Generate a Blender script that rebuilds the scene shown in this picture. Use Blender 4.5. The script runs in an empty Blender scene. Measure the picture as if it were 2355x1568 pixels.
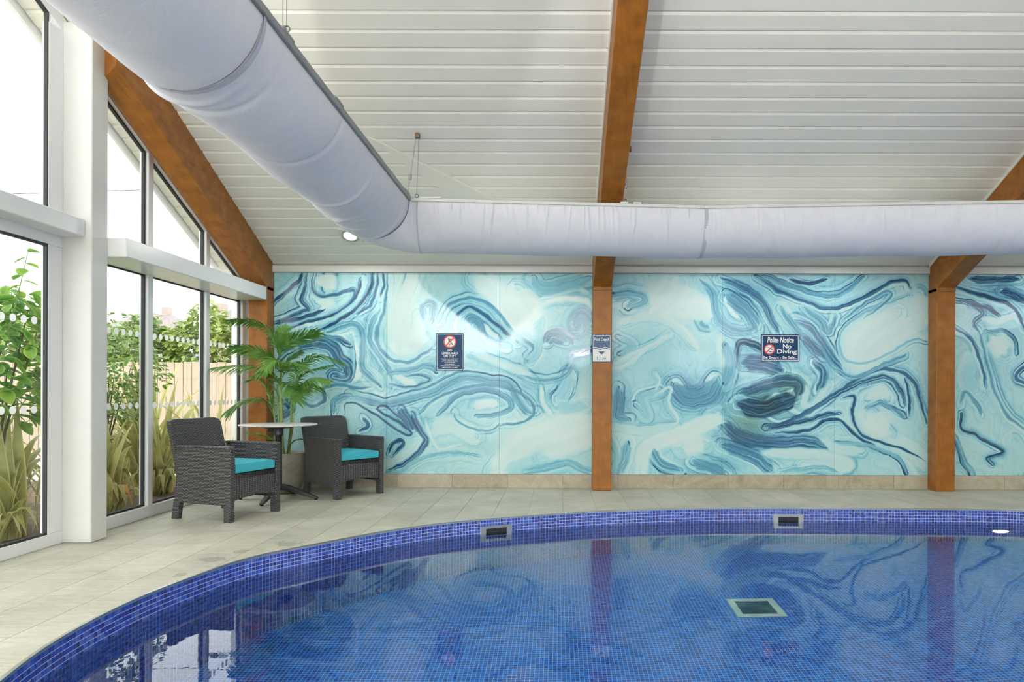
import bpy, bmesh, math, random
import numpy as np
from mathutils import Vector, Matrix
from mathutils.geometry import tessellate_polygon

random.seed(7)
rng = np.random.default_rng(11)
R = math.radians
scene = bpy.context.scene
COL = scene.collection

# ------------------------------------------------------------------ camera
F = 1570.0            # focal length in pixels of the 2355 x 1568 frame
VX, VY = 1283.0, 896.0  # vanishing point of the lines that run straight away
EYE = 1.07
ROLL = 0.003
cam_d = bpy.data.cameras.new('camera')
cam_d.sensor_width = 36.0
cam_d.lens = 36.0 * F / 2355.0
cam_d.shift_x = -(VX - 1177.5) / 2355.0
cam_d.shift_y = (VY - 784.0) / 2355.0
cam_d.clip_start = 0.05
cam_d.clip_end = 500
cam = bpy.data.objects.new('camera', cam_d)
COL.objects.link(cam)
cam.matrix_world = Matrix.Translation((0, 0, EYE)) @ Matrix.Rotation(R(90), 4, 'X') @ Matrix.Rotation(ROLL, 4, 'Z')
scene.camera = cam

# ------------------------------------------------------------------ light, exposure
world = bpy.data.worlds.new('overcast_sky')
scene.world = world
world.use_nodes = True
wn = world.node_tree.nodes
wn['Background'].inputs['Color'].default_value = (0.97, 0.985, 1.0, 1)
wn['Background'].inputs['Strength'].default_value = 2.55
vs = scene.view_settings
vs.view_transform = 'Standard'
vs.look = 'None'
vs.gamma = 1.0
vs.use_curve_mapping = False
vs.exposure = 0.53
cy = scene.cycles
cy.max_bounces = 8
cy.diffuse_bounces = 4
cy.glossy_bounces = 4
cy.transmission_bounces = 6
cy.transparent_max_bounces = 16
cy.sample_clamp_indirect = 6.0
cy.caustics_reflective = False
cy.caustics_refractive = True
cy.blur_glossy = 0.5
cy.use_denoising = True

# ------------------------------------------------------------------ helpers
def lin(c):
    return c / 12.92 if c <= 0.04045 else ((c + 0.055) / 1.055) ** 2.4

def rgb(r, g, b):
    return (lin(r / 255), lin(g / 255), lin(b / 255), 1.0)

def ray(px, py):
    dx, dy = px - VX, py - VY
    return (dx + ROLL * dy) / F, -(dy - ROLL * dx) / F     # X per Y, (z - EYE) per Y

def on_floor(px, py, z=0.0):
    a, b = ray(px, py)
    Y = (z - EYE) / b
    return (a * Y, Y)

def at_depth(px, py, Y):
    a, b = ray(px, py)
    return Vector((a * Y, Y, EYE + b * Y))

def tag(o, label=None, cat=None, group=None, kind=None):
    if label: o['label'] = label
    if cat: o['category'] = cat
    if group: o['group'] = group
    if kind: o['kind'] = kind
    return o

def add(name, data, parent=None):
    o = bpy.data.objects.new(name, data)
    COL.objects.link(o)
    if parent is not None:
        o.parent = parent
    return o

def empty(name, loc=(0, 0, 0), rz=0.0):
    o = add(name, None)
    o.location = loc
    o.rotation_euler = (0, 0, rz)
    o.empty_display_size = 0.1
    return o

def mesh(name, verts, faces, mat=None, smooth=False, uv=None):
    me = bpy.data.meshes.new(name)
    me.from_pydata([tuple(v) for v in verts], [], [tuple(f) for f in faces])
    me.update()
    if mat:
        me.materials.append(mat)
    if smooth:
        me.polygons.foreach_set('use_smooth', [True] * len(me.polygons))
    if uv == 'box':
        box_uv(me)
    return me

def box_uv(me):
    lay = me.uv_layers.new(name='UVMap')
    for p in me.polygons:
        n = p.normal
        ax, ay, az = abs(n.x), abs(n.y), abs(n.z)
        for li in p.loop_indices:
            c = me.vertices[me.loops[li].vertex_index].co
            if az >= ax and az >= ay: uvv = (c.x, c.y)
            elif ay >= ax: uvv = (c.x, c.z)
            else: uvv = (c.y, c.z)
            lay.data[li].uv = uvv

class MB:
    """collects shapes into one mesh"""
    def __init__(s):
        s.v = []; s.f = []
    def add(s, verts, faces):
        o = len(s.v)
        s.v += [tuple(v) for v in verts]
        s.f += [tuple(i + o for i in f) for f in faces]
        return s
    def box(s, x0, x1, y0, y1, z0, z1):
        v = [(x0, y0, z0), (x1, y0, z0), (x1, y1, z0), (x0, y1, z0), (x0, y0, z1), (x1, y0, z1), (x1, y1, z1), (x0, y1, z1)]
        return s.add(v, [(0, 3, 2, 1), (4, 5, 6, 7), (0, 1, 5, 4), (1, 2, 6, 5), (2, 3, 7, 6), (3, 0, 4, 7)])
    def prism(s, prof, axis, a, b):
        """prof: list of 2D points; axis 'X' -> (Y,Z) profile extruded along X etc."""
        n = len(prof)
        def mk(p, t):
            if axis == 'X': return (t, p[0], p[1])
            if axis == 'Y': return (p[0], t, p[1])
            return (p[0], p[1], t)
        v = [mk(p, a) for p in prof] + [mk(p, b) for p in prof]
        f = [tuple(range(n)), tuple(range(2 * n - 1, n - 1, -1))]
        for i in range(n):
            j = (i + 1) % n
            f.append((i, i + n, j + n, j))
        return s.add(v, f)
    def tube(s, pts, r, n=8, cap=True):
        pts = [Vector(p) for p in pts]
        m = len(pts)
        rr = r if isinstance(r, (list, tuple)) else [r] * m
        verts = []
        up = Vector((0, 0, 1))
        for i, p in enumerate(pts):
            t = (pts[min(i + 1, m - 1)] - pts[max(i - 1, 0)]).normalized()
            a = t.cross(up)
            if a.length < 1e-3: a = t.cross(Vector((1, 0, 0)))
            a.normalize(); b = t.cross(a)
            for k in range(n):
                w = 2 * math.pi * k / n
                verts.append(p + a * (rr[i] * math.cos(w)) + b * (rr[i] * math.sin(w)))
        f = []
        for i in range(m - 1):
            for k in range(n):
                k2 = (k + 1) % n
                f.append((i * n + k, i * n + k2, (i + 1) * n + k2, (i + 1) * n + k))
        if cap:
            f.append(tuple(range(n)))
            f.append(tuple(range((m - 1) * n + n - 1, (m - 1) * n - 1, -1)))
        return s.add(verts, f)
    def lathe(s, prof, c=(0, 0, 0), n=40, closed=True):
        verts = []; f = []
        for (r, z) in prof:
            for k in range(n):
                w = 2 * math.pi * k / n
                verts.append((c[0] + r * math.cos(w), c[1] + r * math.sin(w), c[2] + z))
        for i in range(len(prof) - 1):
            for k in range(n):
                k2 = (k + 1) % n
                f.append((i * n + k, i * n + k2, (i + 1) * n + k2, (i + 1) * n + k))
        if closed:
            f.append(tuple(range(n - 1, -1, -1)))
            f.append(tuple(range((len(prof) - 1) * n, len(prof) * n)))
        return s.add(verts, f)
    def build(s, name, mat, parent=None, smooth=False, bevel=0.0, uv=None, segs=1, local=True):
        bm = bmesh.new()
        off = Vector((0, 0, 0))
        if parent is not None and not local:
            p = parent
            while p is not None:
                off += Vector(p.location); p = p.parent
        vs_ = [bm.verts.new(Vector(v) - off) for v in s.v]
        for f in s.f:
            try: bm.faces.new([vs_[i] for i in f])
            except ValueError: pass
        bmesh.ops.recalc_face_normals(bm, faces=bm.faces)
        if bevel > 0:
            ed = [e for e in bm.edges if len(e.link_faces) == 2 and e.calc_face_angle(0) > R(30)]
            bmesh.ops.bevel(bm, geom=ed, offset=bevel, segments=segs, affect='EDGES', clamp_overlap=True)
        me = bpy.data.meshes.new(name)
        bm.to_mesh(me); bm.free()
        if mat: me.materials.append(mat)
        if smooth: me.polygons.foreach_set('use_smooth', [True] * len(me.polygons))
        if uv == 'box': box_uv(me)
        return add(name, me, parent)

def catmull(pts, n=10, closed=False):
    pts = [np.array(p, float) for p in pts]
    m = len(pts); out = []
    rngi = range(m if closed else m - 1)
    for i in rngi:
        if closed:
            p0, p1, p2, p3 = pts[i - 1], pts[i], pts[(i + 1) % m], pts[(i + 2) % m]
        else:
            p0 = pts[i - 1] if i > 0 else 2 * pts[0] - pts[1]
            p1, p2 = pts[i], pts[i + 1]
            p3 = pts[i + 2] if i + 2 < m else 2 * pts[-1] - pts[-2]
        for k in range(n):
            t = k / n
            out.append(0.5 * (2 * p1 + (p2 - p0) * t + (2 * p0 - 5 * p1 + 4 * p2 - p3) * t * t + (3 * p1 - p0 - 3 * p2 + p3) * t ** 3))
    if not closed: out.append(pts[-1])
    return np.array(out)

def resample(P, n, closed=False):
    P = np.array(P, float)
    if closed: P = np.vstack([P, P[:1]])
    d = np.r_[0, np.cumsum(np.linalg.norm(np.diff(P, axis=0), axis=1))]
    s = np.linspace(0, d[-1], n + 1 if closed else n)
    Q = np.stack([np.interp(s, d, P[:, k]) for k in range(P.shape[1])], 1)
    return (Q[:-1] if closed else Q), d[-1]

# ------------------------------------------------------------------ materials
class NT:
    def __init__(s, name):
        s.m = bpy.data.materials.new(name); s.m.use_nodes = True
        s.t = s.m.node_tree; s.n = s.t.nodes; s.l = s.t.links
        s.b = s.n['Principled BSDF']
        s.out = s.n['Material Output']
    def new(s, typ, **kw):
        nd = s.n.new(typ)
        for k, v in kw.items():
            if k.startswith('i_'):
                nd.inputs[k[2:].replace('_', ' ')].default_value = v
            else: setattr(nd, k, v)
        return nd
    def link(s, a, b): s.l.new(a, b)
    def math(s, op, a, b=None, c=None, clamp=False):
        nd = s.n.new('ShaderNodeMath'); nd.operation = op; nd.use_clamp = clamp
        for i, x in enumerate((a, b, c)):
            if x is None: continue
            if isinstance(x, (int, float)): nd.inputs[i].default_value = x
            else: s.l.new(x, nd.inputs[i])
        return nd.outputs[0]
    def mix(s, fac, a, b, typ='MIX'):
        nd = s.n.new('ShaderNodeMix'); nd.data_type = 'RGBA'; nd.blend_type = typ
        for sock, x in ((nd.inputs[0], fac), (nd.inputs[6], a), (nd.inputs[7], b)):
            if isinstance(x, (int, float, tuple)): sock.default_value = x
            else: s.l.new(x, sock)
        return nd.outputs[2]
    def ramp(s, fac, stops, interp='LINEAR'):
        nd = s.n.new('ShaderNodeValToRGB'); cr = nd.color_ramp; cr.interpolation = interp
        while len(cr.elements) < len(stops): cr.elements.new(0.5)
        for e, (p, c) in zip(cr.elements, stops): e.position = p; e.color = c
        s.l.new(fac, nd.inputs[0])
        return nd.outputs[0]
    def coord(s, out='Object', scale=(1, 1, 1), rot=(0, 0, 0)):
        tc = s.n.new('ShaderNodeTexCoord'); mp = s.n.new('ShaderNodeMapping')
        mp.inputs['Scale'].default_value = scale; mp.inputs['Rotation'].default_value = rot
        s.l.new(tc.outputs[out], mp.inputs[0])
        return mp.outputs[0]
    def noise(s, vec, scale, detail=3, rough=0.5, dist=0.0):
        nd = s.n.new('ShaderNodeTexNoise')
        nd.inputs['Scale'].default_value = scale; nd.inputs['Detail'].default_value = detail
        nd.inputs['Roughness'].default_value = rough; nd.inputs['Distortion'].default_value = dist
        if vec is not None: s.l.new(vec, nd.inputs['Vector'])
        return nd.outputs['Fac']
    def bump(s, h, strength=0.3, dist=0.01):
        nd = s.n.new('ShaderNodeBump'); nd.inputs['Strength'].default_value = strength
        nd.inputs['Distance'].default_value = dist
        s.l.new(h, nd.inputs['Height']); s.l.new(nd.outputs[0], s.b.inputs['Normal'])
    def set(s, **kw):
        for k, v in kw.items():
            sock = s.b.inputs[k.replace('_', ' ')]
            if isinstance(v, (int, float, tuple)): sock.default_value = v
            else: s.l.new(v, sock)
        return s

def simple(name, col, rough=0.5, metal=0.0, spec=0.5, var=0.06, scale=6.0, bump=0.0):
    t = NT(name)
    c = t.coord('Object')
    n = t.noise(c, scale, 4)
    dark = tuple(x * (1 - 2 * var) for x in col[:3]) + (1,)
    lite = tuple(min(1, x * (1 + var)) for x in col[:3]) + (1,)
    t.set(Base_Color=t.ramp(n, [(0.3, dark), (0.7, lite)]), Roughness=rough, Metallic=metal, Specular_IOR_Level=spec)
    if bump > 0: t.bump(t.noise(c, scale * 12, 4), bump, 0.004)
    return t.m

M = {}
M['upvc'] = simple('white_upvc', rgb(238, 239, 240), 0.3, var=0.01)
M['white_paint'] = simple('white_paint', rgb(220, 220, 216), 0.45, var=0.012)
M['plank'] = simple('ceiling_plank_pvc', rgb(233, 231, 221), 0.34, var=0.012, scale=1.5)
M['gasket'] = simple('black_gasket', rgb(40, 44, 46), 0.6)
M['dark_metal'] = simple('charcoal_metal', rgb(58, 58, 60), 0.45, 0.3)
M['steel'] = simple('brushed_steel', rgb(205, 205, 200), 0.28, 1.0, var=0.05, scale=30)
M['alu'] = simple('grey_aluminium', rgb(150, 155, 160), 0.45, 0.6)
M['white_alu'] = simple('white_aluminium', rgb(225, 225, 222), 0.4)
M['black'] = simple('black_glide_and_shade', rgb(12, 14, 16), 0.6)  # black of the table glides and of the painted inlet shade
M['white_print'] = simple('white_print', rgb(240, 240, 236), 0.5, var=0.0)
M['black_print'] = simple('black_print', rgb(30, 30, 32), 0.5, var=0.0)
M['red_print'] = simple('red_print', rgb(214, 60, 56), 0.45, var=0.0)
M['navy_print'] = simple('navy_print', rgb(30, 72, 116), 0.4, var=0.0)
M['sign_navy'] = simple('sign_navy', rgb(26, 60, 96), 0.5, spec=0.2, var=0.01)
M['sign_white'] = simple('sign_white', rgb(236, 236, 232), 0.35, var=0.01)
M['grout'] = simple('pale_grout', rgb(214, 216, 222), 0.8, var=0.04, scale=20)
M['floor_grout'] = simple('floor_grout', rgb(208, 205, 194), 0.85, var=0.06, scale=15)
M['soil'] = simple('garden_soil', rgb(104, 86, 62), 0.95, var=0.3, scale=25, bump=0.8)
M['bounce_ground'] = simple('pale_bounce_ground', rgb(196, 190, 176), 0.95, var=0.1, scale=8)  # outside ground made pale so it bounces daylight onto the ceiling
M['render_white'] = simple('white_render_wall', rgb(238, 236, 232), 0.9, var=0.02)
M['wall_plain'] = simple('plain_wall_paint', rgb(222, 226, 224), 0.6, var=0.015)
M['roof_tile'] = simple('grey_roof_tile', rgb(150, 140, 138), 0.9, var=0.12)
M['house_wall'] = simple('house_render', rgb(172, 160, 150), 0.9, var=0.04)
M['window_dark'] = simple('house_window', rgb(140, 150, 160), 0.2, var=0.05)
M['cable'] = simple('overhead_cable', rgb(50, 50, 55), 0.7)
M['wire'] = simple('steel_wire', rgb(130, 130, 126), 0.4, 0.8)
M['bark'] = simple('shrub_bark', rgb(104, 88, 64), 0.9, var=0.2, scale=20)
M['cushion'] = simple('teal_cushion_fabric', rgb(62, 178, 198), 0.8, var=0.04, scale=80, bump=0.25)
M['soil_pot'] = simple('potting_stones', rgb(120, 112, 98), 0.95, var=0.4, scale=60, bump=1.0)

def wood(name):
    t = NT(name)
    c = t.coord('UV', (3.0, 40.0, 1))
    c2 = t.coord('Object', (9, 9, 9))
    g = t.noise(c, 3.0, 6, 0.65, 1.2)
    k = t.noise(c2, 1.0, 4)
    f = t.math('ADD', t.math('MULTIPLY', g, 0.45), t.math('MULTIPLY', k, 0.55))
    t.set(Base_Color=t.ramp(f, [(0.32, rgb(112, 66, 18)), (0.5, rgb(144, 88, 27)), (0.7, rgb(166, 106, 38))]), Roughness=0.42, Specular_IOR_Level=0.35)
    t.bump(g, 0.12, 0.003)
    return t.m
M['wood'] = wood('varnished_brown_timber')

def floor_tile():
    t = NT('grey_stone_floor_tile')
    c = t.coord('Object', (1, 1, 1))
    cs = t.coord('Object', (2.0, 16.0, 4.0), (0, 0, 0.5))
    oi = t.new('ShaderNodeObjectInfo')
    n1 = t.noise(c, 2.2, 5, 0.6, 0.6)
    n2 = t.noise(cs, 3.0, 6, 0.7, 0.8)
    n3 = t.noise(c, 60.0, 4, 0.7)
    f = t.math('ADD', t.math('MULTIPLY', n1, 0.40), t.math('ADD', t.math('MULTIPLY', n2, 0.42), t.math('MULTIPLY', n3, 0.22)))
    f = t.math('ADD', f, t.math('MULTIPLY', t.math('SUBTRACT', oi.outputs['Random'], 0.5), 0.07))
    col = t.ramp(f, [(0.34, rgb(148, 148, 132)), (0.5, rgb(176, 174, 158)), (0.66, rgb(200, 197, 183))])
    # damp marks left beside the pool edge, each with its own ragged outline
    pos = t.new('ShaderNodeNewGeometry').outputs['Position']
    sx = t.new('ShaderNodeSeparateXYZ'); t.link(pos, sx.inputs[0])
    m = None
    for (px, py, r) in ((490, 1285, .17), (415, 1322, .09), (660, 1250, .17), (555, 1268, .08)):
        X, Y = on_floor(px, py)
        dx = t.math('SUBTRACT', sx.outputs[0], X); dy = t.math('MULTIPLY', t.math('SUBTRACT', sx.outputs[1], Y), 1.0)
        d = t.math('SQRT', t.math('ADD', t.math('MULTIPLY', dx, dx), t.math('MULTIPLY', dy, dy)))
        w = t.math('SUBTRACT', 1.0, t.math('DIVIDE', d, r), clamp=True)
        m = w if m is None else t.math('MAXIMUM', m, w)
    nz = t.noise(t.coord('Object', (7, 7, 7)), 1.6, 5, 0.6)
    st = t.math('GREATER_THAN', t.math('ADD', m, t.math('MULTIPLY', t.math('SUBTRACT', nz, 0.5), 1.6)), 0.52)
    st = t.math('MULTIPLY', st, t.math('GREATER_THAN', m, 0.01))
    col = t.mix(t.math('MULTIPLY', st, 0.5), col, rgb(112, 108, 90))
    t.set(Base_Color=col, Roughness=0.55, Specular_IOR_Level=0.35)
    t.bump(t.math('ADD', n2, t.math('MULTIPLY', n3, 0.6)), 0.25, 0.004)
    return t.m
M['floor_tile'] = floor_tile()

def skirting():
    t = NT('beige_stone_skirting')
    c = t.coord('Object')
    oi = t.new('ShaderNodeObjectInfo')
    n1 = t.noise(c, 5, 5, 0.65, 1.0); n3 = t.noise(c, 90, 4, 0.7)
    f = t.math('ADD', t.math('MULTIPLY', n1, 0.5), t.math('MULTIPLY', n3, 0.5))
    f = t.math('ADD', f, t.math('MULTIPLY', t.math('SUBTRACT', oi.outputs['Random'], 0.5), 0.1))
    t.set(Base_Color=t.ramp(f, [(0.33, rgb(148, 138, 118)), (0.5, rgb(178, 168, 148)), (0.68, rgb(202, 194, 176))]), Roughness=0.6, Specular_IOR_Level=0.3)
    t.bump(n3, 0.3, 0.003)
    return t.m
M['skirting'] = skirting()

BLUES = [rgb(18, 38, 150), rgb(30, 60, 178), rgb(44, 84, 196), rgb(62, 96, 196), rgb(22, 30, 118), rgb(88, 112, 200), rgb(40, 50, 160)]
def mosaic_attr():
    t = NT('blue_mosaic_many')
    at = t.new('ShaderNodeAttribute', attribute_name='tone')
    col = t.ramp(at.outputs['Fac'], [(i / len(BLUES), c) for i, c in enumerate(BLUES)], 'CONSTANT')
    n = t.noise(t.coord('Object'), 70, 3)
    t.set(Base_Color=t.mix(t.math('MULTIPLY', n, 0.35), col, rgb(90, 120, 205)), Roughness=0.14, Specular_IOR_Level=0.6)
    return t.m
def mosaic_obj():
    t = NT('blue_mosaic_single')
    oi = t.new('ShaderNodeObjectInfo')
    n = t.noise(t.coord('Object'), 70, 3)
    t.set(Base_Color=t.mix(t.math('MULTIPLY', n, 0.35), oi.outputs['Color'], rgb(90, 120, 205)), Roughness=0.14, Specular_IOR_Level=0.6)
    return t.m
M['mosaic'] = mosaic_attr()
M['mosaic_one'] = mosaic_obj()

def pool_floor_mat(pitch):
    t = NT('pool_floor_mosaic')
    c = t.coord('Object', (1 / pitch, 1 / pitch, 1))
    sx = t.new('ShaderNodeSeparateXYZ'); t.link(c, sx.inputs[0])
    fx = t.math('FRACT', sx.outputs[0]); fy = t.math('FRACT', sx.outputs[1])
    ax = t.math('ABSOLUTE', t.math('SUBTRACT', fx, 0.5)); ay = t.math('ABSOLUTE', t.math('SUBTRACT', fy, 0.5))
    g = t.math('GREATER_THAN', t.math('MAXIMUM', ax, ay), 0.458)
    cell = t.new('ShaderNodeCombineXYZ')
    t.link(t.math('FLOOR', sx.outputs[0]), cell.inputs[0]); t.link(t.math('FLOOR', sx.outputs[1]), cell.inputs[1])
    wn_ = t.new('ShaderNodeTexWhiteNoise', noise_dimensions='2D'); t.link(cell.outputs[0], wn_.inputs['Vector'])
    col = t.ramp(wn_.outputs['Value'], [(0.0, rgb(2, 72, 184)), (0.3, rgb(4, 90, 206)), (0.6, rgb(10, 112, 224)), (0.85, rgb(2, 82, 194))], 'CONSTANT')
    t.set(Base_Color=t.mix(g, col, rgb(176, 226, 236)), Roughness=0.5)
    return t.m
PITCH = 0.0256
M['pool_floor'] = pool_floor_mat(PITCH)

def water():
    t = NT('pool_water')
    t.n.remove(t.b)
    g = t.new('ShaderNodeBsdfGlass'); g.inputs['IOR'].default_value = 1.333; g.inputs['Roughness'].default_value = 0.0
    g.inputs['Color'].default_value = (0.93, 0.985, 1.0, 1)
    c = t.coord('Object', (1, 1.6, 1))
    h = t.math('ADD', t.noise(c, 3.2, 2, 0.5), t.math('MULTIPLY', t.noise(c, 14.0, 2, 0.5), 0.12))
    b = t.new('ShaderNodeBump'); b.inputs['Strength'].default_value = 0.045; b.inputs['Distance'].default_value = 0.012
    t.link(h, b.inputs['Height']); t.link(b.outputs[0], g.inputs['Normal'])
    t.link(g.outputs[0], t.out.inputs['Surface'])
    return t.m
M['water'] = water()

def glass():
    t = NT('window_glass')
    t.n.remove(t.b)
    tr = t.new('ShaderNodeBsdfTransparent'); tr.inputs['Color'].default_value = (0.955, 0.962, 0.955, 1)
    gl = t.new('ShaderNodeBsdfGlossy'); gl.inputs['Roughness'].default_value = 0.01; gl.inputs['Color'].default_value = (0.9, 0.95, 0.93, 1)
    lw_ = t.new('ShaderNodeLayerWeight'); lw_.inputs['Blend'].default_value = 0.5
    fac = t.math('ADD', 0.02, t.math('MULTIPLY', t.math('POWER', lw_.outputs['Facing'], 5.0), 0.5))
    mx = t.new('ShaderNodeMixShader')
    t.link(fac, mx.inputs[0]); t.link(tr.outputs[0], mx.inputs[1]); t.link(gl.outputs[0], mx.inputs[2])
    t.link(mx.outputs[0], t.out.inputs['Surface'])
    return t.m
M['glass'] = glass()

def mural():
    t = NT('marbled_mural_print')
    at = t.new('ShaderNodeAttribute', attribute_name='tone')
    hu = t.new('ShaderNodeAttribute', attribute_name='hue')
    c = t.coord('Object', (1, 1, 1))
    n = t.noise(c, 9, 5, 0.6, 2.0)
    f = t.math('ADD', at.outputs['Fac'], t.math('MULTIPLY', t.math('SUBTRACT', n, 0.5), 0.10))
    col = t.ramp(f, [(0.0, rgb(216, 236, 234)), (0.16, rgb(190, 228, 230)), (0.32, rgb(154, 212, 222)), (0.48, rgb(112, 176, 198)),
                     (0.64, rgb(72, 120, 154)), (0.8, rgb(36, 80, 114)), (1.0, rgb(10, 46, 72))])
    col = t.mix(hu.outputs['Fac'], col, t.mix(1.0, col, rgb(214, 200, 160), 'MULTIPLY'))
    t.set(Base_Color=col, Roughness=0.05, Specular_IOR_Level=0.42)
    return t.m
M['mural'] = mural()

def wicker(name, vertical=False):
    t = NT(name)
    sc = (1 / 0.042, 1 / 0.0115, 1) if not vertical else (1 / 0.03, 1 / 0.018, 1)
    c = t.coord('UV', sc)
    sx = t.new('ShaderNodeSeparateXYZ'); t.link(c, sx.inputs[0])
    u, v = sx.outputs[0], sx.outputs[1]
    if vertical: u, v = v, u
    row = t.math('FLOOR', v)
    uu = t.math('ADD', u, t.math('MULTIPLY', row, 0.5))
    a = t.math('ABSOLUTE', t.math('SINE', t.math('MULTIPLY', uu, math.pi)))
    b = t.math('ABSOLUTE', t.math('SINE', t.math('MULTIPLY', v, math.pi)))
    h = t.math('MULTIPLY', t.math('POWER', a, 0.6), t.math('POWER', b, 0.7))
    t.set(Base_Color=t.ramp(h, [(0.15, rgb(22, 22, 24)), (0.55, rgb(58, 57, 60)), (1.0, rgb(104, 101, 104))]), Roughness=0.42, Specular_IOR_Level=0.55)  # strand highlights and shaded gaps are put into the colour
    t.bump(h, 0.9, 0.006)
    return t.m
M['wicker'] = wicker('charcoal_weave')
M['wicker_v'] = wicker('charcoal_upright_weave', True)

def duct_fabric():
    t = NT('white_duct_fabric')
    c = t.coord('Object', (1, 1, 1))
    n = t.noise(c, 5, 4, 0.6, 1.0); n2 = t.noise(c, 350, 2)
    t.set(Base_Color=t.ramp(n, [(0.3, rgb(228, 229, 239)), (0.7, rgb(234, 235, 243))]), Roughness=0.75, Specular_IOR_Level=0.25)
    t.bump(t.math('ADD', n, t.math('MULTIPLY', n2, 0.04)), 0.25, 0.02)
    return t.m
M['duct'] = duct_fabric()
M['duct_seam'] = simple('duct_zip_tape', rgb(196, 198, 214), 0.8)

def concrete():
    t = NT('pale_concrete')
    c = t.coord('Object')
    n = t.noise(c, 6, 6, 0.7); n2 = t.noise(c, 60, 5, 0.7)
    f = t.math('ADD', t.math('MULTIPLY', n, 0.6), t.math('MULTIPLY', n2, 0.4))
    t.set(Base_Color=t.ramp(f, [(0.35, rgb(150, 146, 132)), (0.65, rgb(186, 181, 166))]), Roughness=0.85)
    t.bump(n2, 0.4, 0.004)
    return t.m
M['concrete'] = concrete()

def marble():
    t = NT('white_marble_laminate')
    c = t.coord('Object')
    n = t.noise(c, 4, 6, 0.6, 2.2)
    v = t.math('SUBTRACT', 1.0, t.math('MULTIPLY', t.math('ABSOLUTE', t.math('SUBTRACT', n, 0.5)), 18), clamp=True)
    t.set(Base_Color=t.mix(t.math('MULTIPLY', v, 0.5), rgb(232, 230, 224), rgb(150, 148, 146)), Roughness=0.3)
    return t.m
M['marble'] = marble()

def leafmat(name, a, b, stripe=None, rough=0.5, trans=0.25):
    t = NT(name)
    c = t.coord('Object')
    oi = t.new('ShaderNodeObjectInfo')
    n = t.noise(c, 9, 3)
    f = t.math('ADD', t.math('MULTIPLY', n, 0.7), t.math('MULTIPLY', oi.outputs['Random'], 0.3))
    col = t.ramp(f, [(0.3, a), (0.7, b)])
    if stripe:
        at = t.new('ShaderNodeAttribute', attribute_name='edge')
        col = t.mix(at.outputs['Fac'], col, stripe)
    t.set(Base_Color=col, Roughness=rough, Specular_IOR_Level=0.4)
    tl = t.new('ShaderNodeBsdfTranslucent'); t.link(col, tl.inputs['Color'])
    mx = t.new('ShaderNodeMixShader'); mx.inputs[0].default_value = trans
    t.link(t.b.outputs[0], mx.inputs[1]); t.link(tl.outputs[0], mx.inputs[2]); t.link(mx.outputs[0], t.out.inputs['Surface'])
    return t.m
M['palm'] = leafmat('palm_leaflet', rgb(62, 112, 40), rgb(128, 174, 80))
M['palm_stem'] = simple('palm_cane', rgb(134, 160, 82), 0.5, var=0.12, scale=14)
M['flax'] = leafmat('flax_blade', rgb(146, 152, 82), rgb(196, 192, 124), rgb(226, 212, 156), trans=0.35)
M['flax_dry'] = leafmat('dry_flax_blade', rgb(196, 124, 34), rgb(208, 156, 70), rgb(208, 172, 104))
M['euonymus'] = leafmat('variegated_leaf', rgb(84, 130, 60), rgb(134, 170, 86), rgb(226, 226, 152))
M['bigleaf'] = leafmat('broad_green_leaf', rgb(84, 138, 50), rgb(158, 192, 72), rgb(166, 198, 84), trans=0.4)
M['hedge'] = leafmat('hedge_leaf', rgb(110, 136, 66), rgb(166, 184, 104))
M['fence'] = simple('pale_fence_timber', rgb(184, 168, 148), 0.85, var=0.08, scale=4)
M['dot'] = leafmat('white_glass_dot', rgb(240, 240, 240), rgb(245, 245, 245), trans=0.6)
M['lamp'] = None
def emit(name, col, st):
    t = NT(name)
    t.set(Base_Color=(0.9, 0.9, 0.9, 1), Emission_Color=col, Emission_Strength=st)
    return t.m
M['lamp'] = emit('lamp_glow', (1, 0.97, 0.9, 1), 5.0)
M['poollamp'] = emit('pool_lamp_glow', (1, 0.97, 0.72, 1), 3.0)

# ------------------------------------------------------------------ room measures (metres; camera stands at the origin, y runs to the mural wall)
YW = 7.43            # mural wall
SL = 0.47            # roof pitch
CA = 2.412 + SL * YW # ceiling: z = CA - SL * y
YR = 1.6             # ridge
YB = 2 * YR - YW     # rear wall
XL, XR = -3.40, 8.2
COLY0, COLY1 = 4.72, 4.89   # white column in the glazed wall
FRAMES = (-3.19, 0.47, 4.12, 7.77)
def ceil_z(y):
    return CA - SL * y if y >= YR else CA - SL * (2 * YR - y)
def under_z(y):      # underside of the timber rafters
    return 2.16 + SL * (7.25 - y) if y >= YR else 2.16 + SL * (7.25 - (2 * YR - y))

# ------------------------------------------------------------------ pool outline
edge_px = [(0, 1555), (38, 1532), (115, 1478), (191, 1435), (306, 1377), (420, 1333), (535, 1292), (612, 1272), (700, 1256), (860, 1225),
           (1000, 1203.5), (1080, 1195.5), (1215, 1184.5), (1380, 1174.5), (1560, 1168.5), (1740, 1166), (2060, 1168.5), (2355, 1172.5)]
edge_w = [on_floor(*p) for p in edge_px]
pool_ctrl = [(-1.97, 1.95), (-1.95, 2.2)] + edge_w[1:] + [(5.3, 5.75), (6.3, 5.2), (7.0, 4.2), (7.1, 2.9), (6.6, 1.7), (5.4, 1.05), (3.5, 0.85), (1.2, 0.8), (-0.5, 0.85), (-1.5, 1.2)]
POOL, plen = resample(catmull(pool_ctrl, 12, True), 400, True)
# smooth the measured line a little
for _ in range(12):
    POOL = 0.5 * POOL + 0.25 * (np.roll(POOL, 1, 0) + np.roll(POOL, -1, 0))
NP = int(round(plen / PITCH))
POOL, plen = resample(POOL, NP, True)
WATER_Z = -0.128
def depth_at(x):
    return WATER_Z - max(0.72, min(1.15, 1.04 - 0.06 * x))

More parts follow.
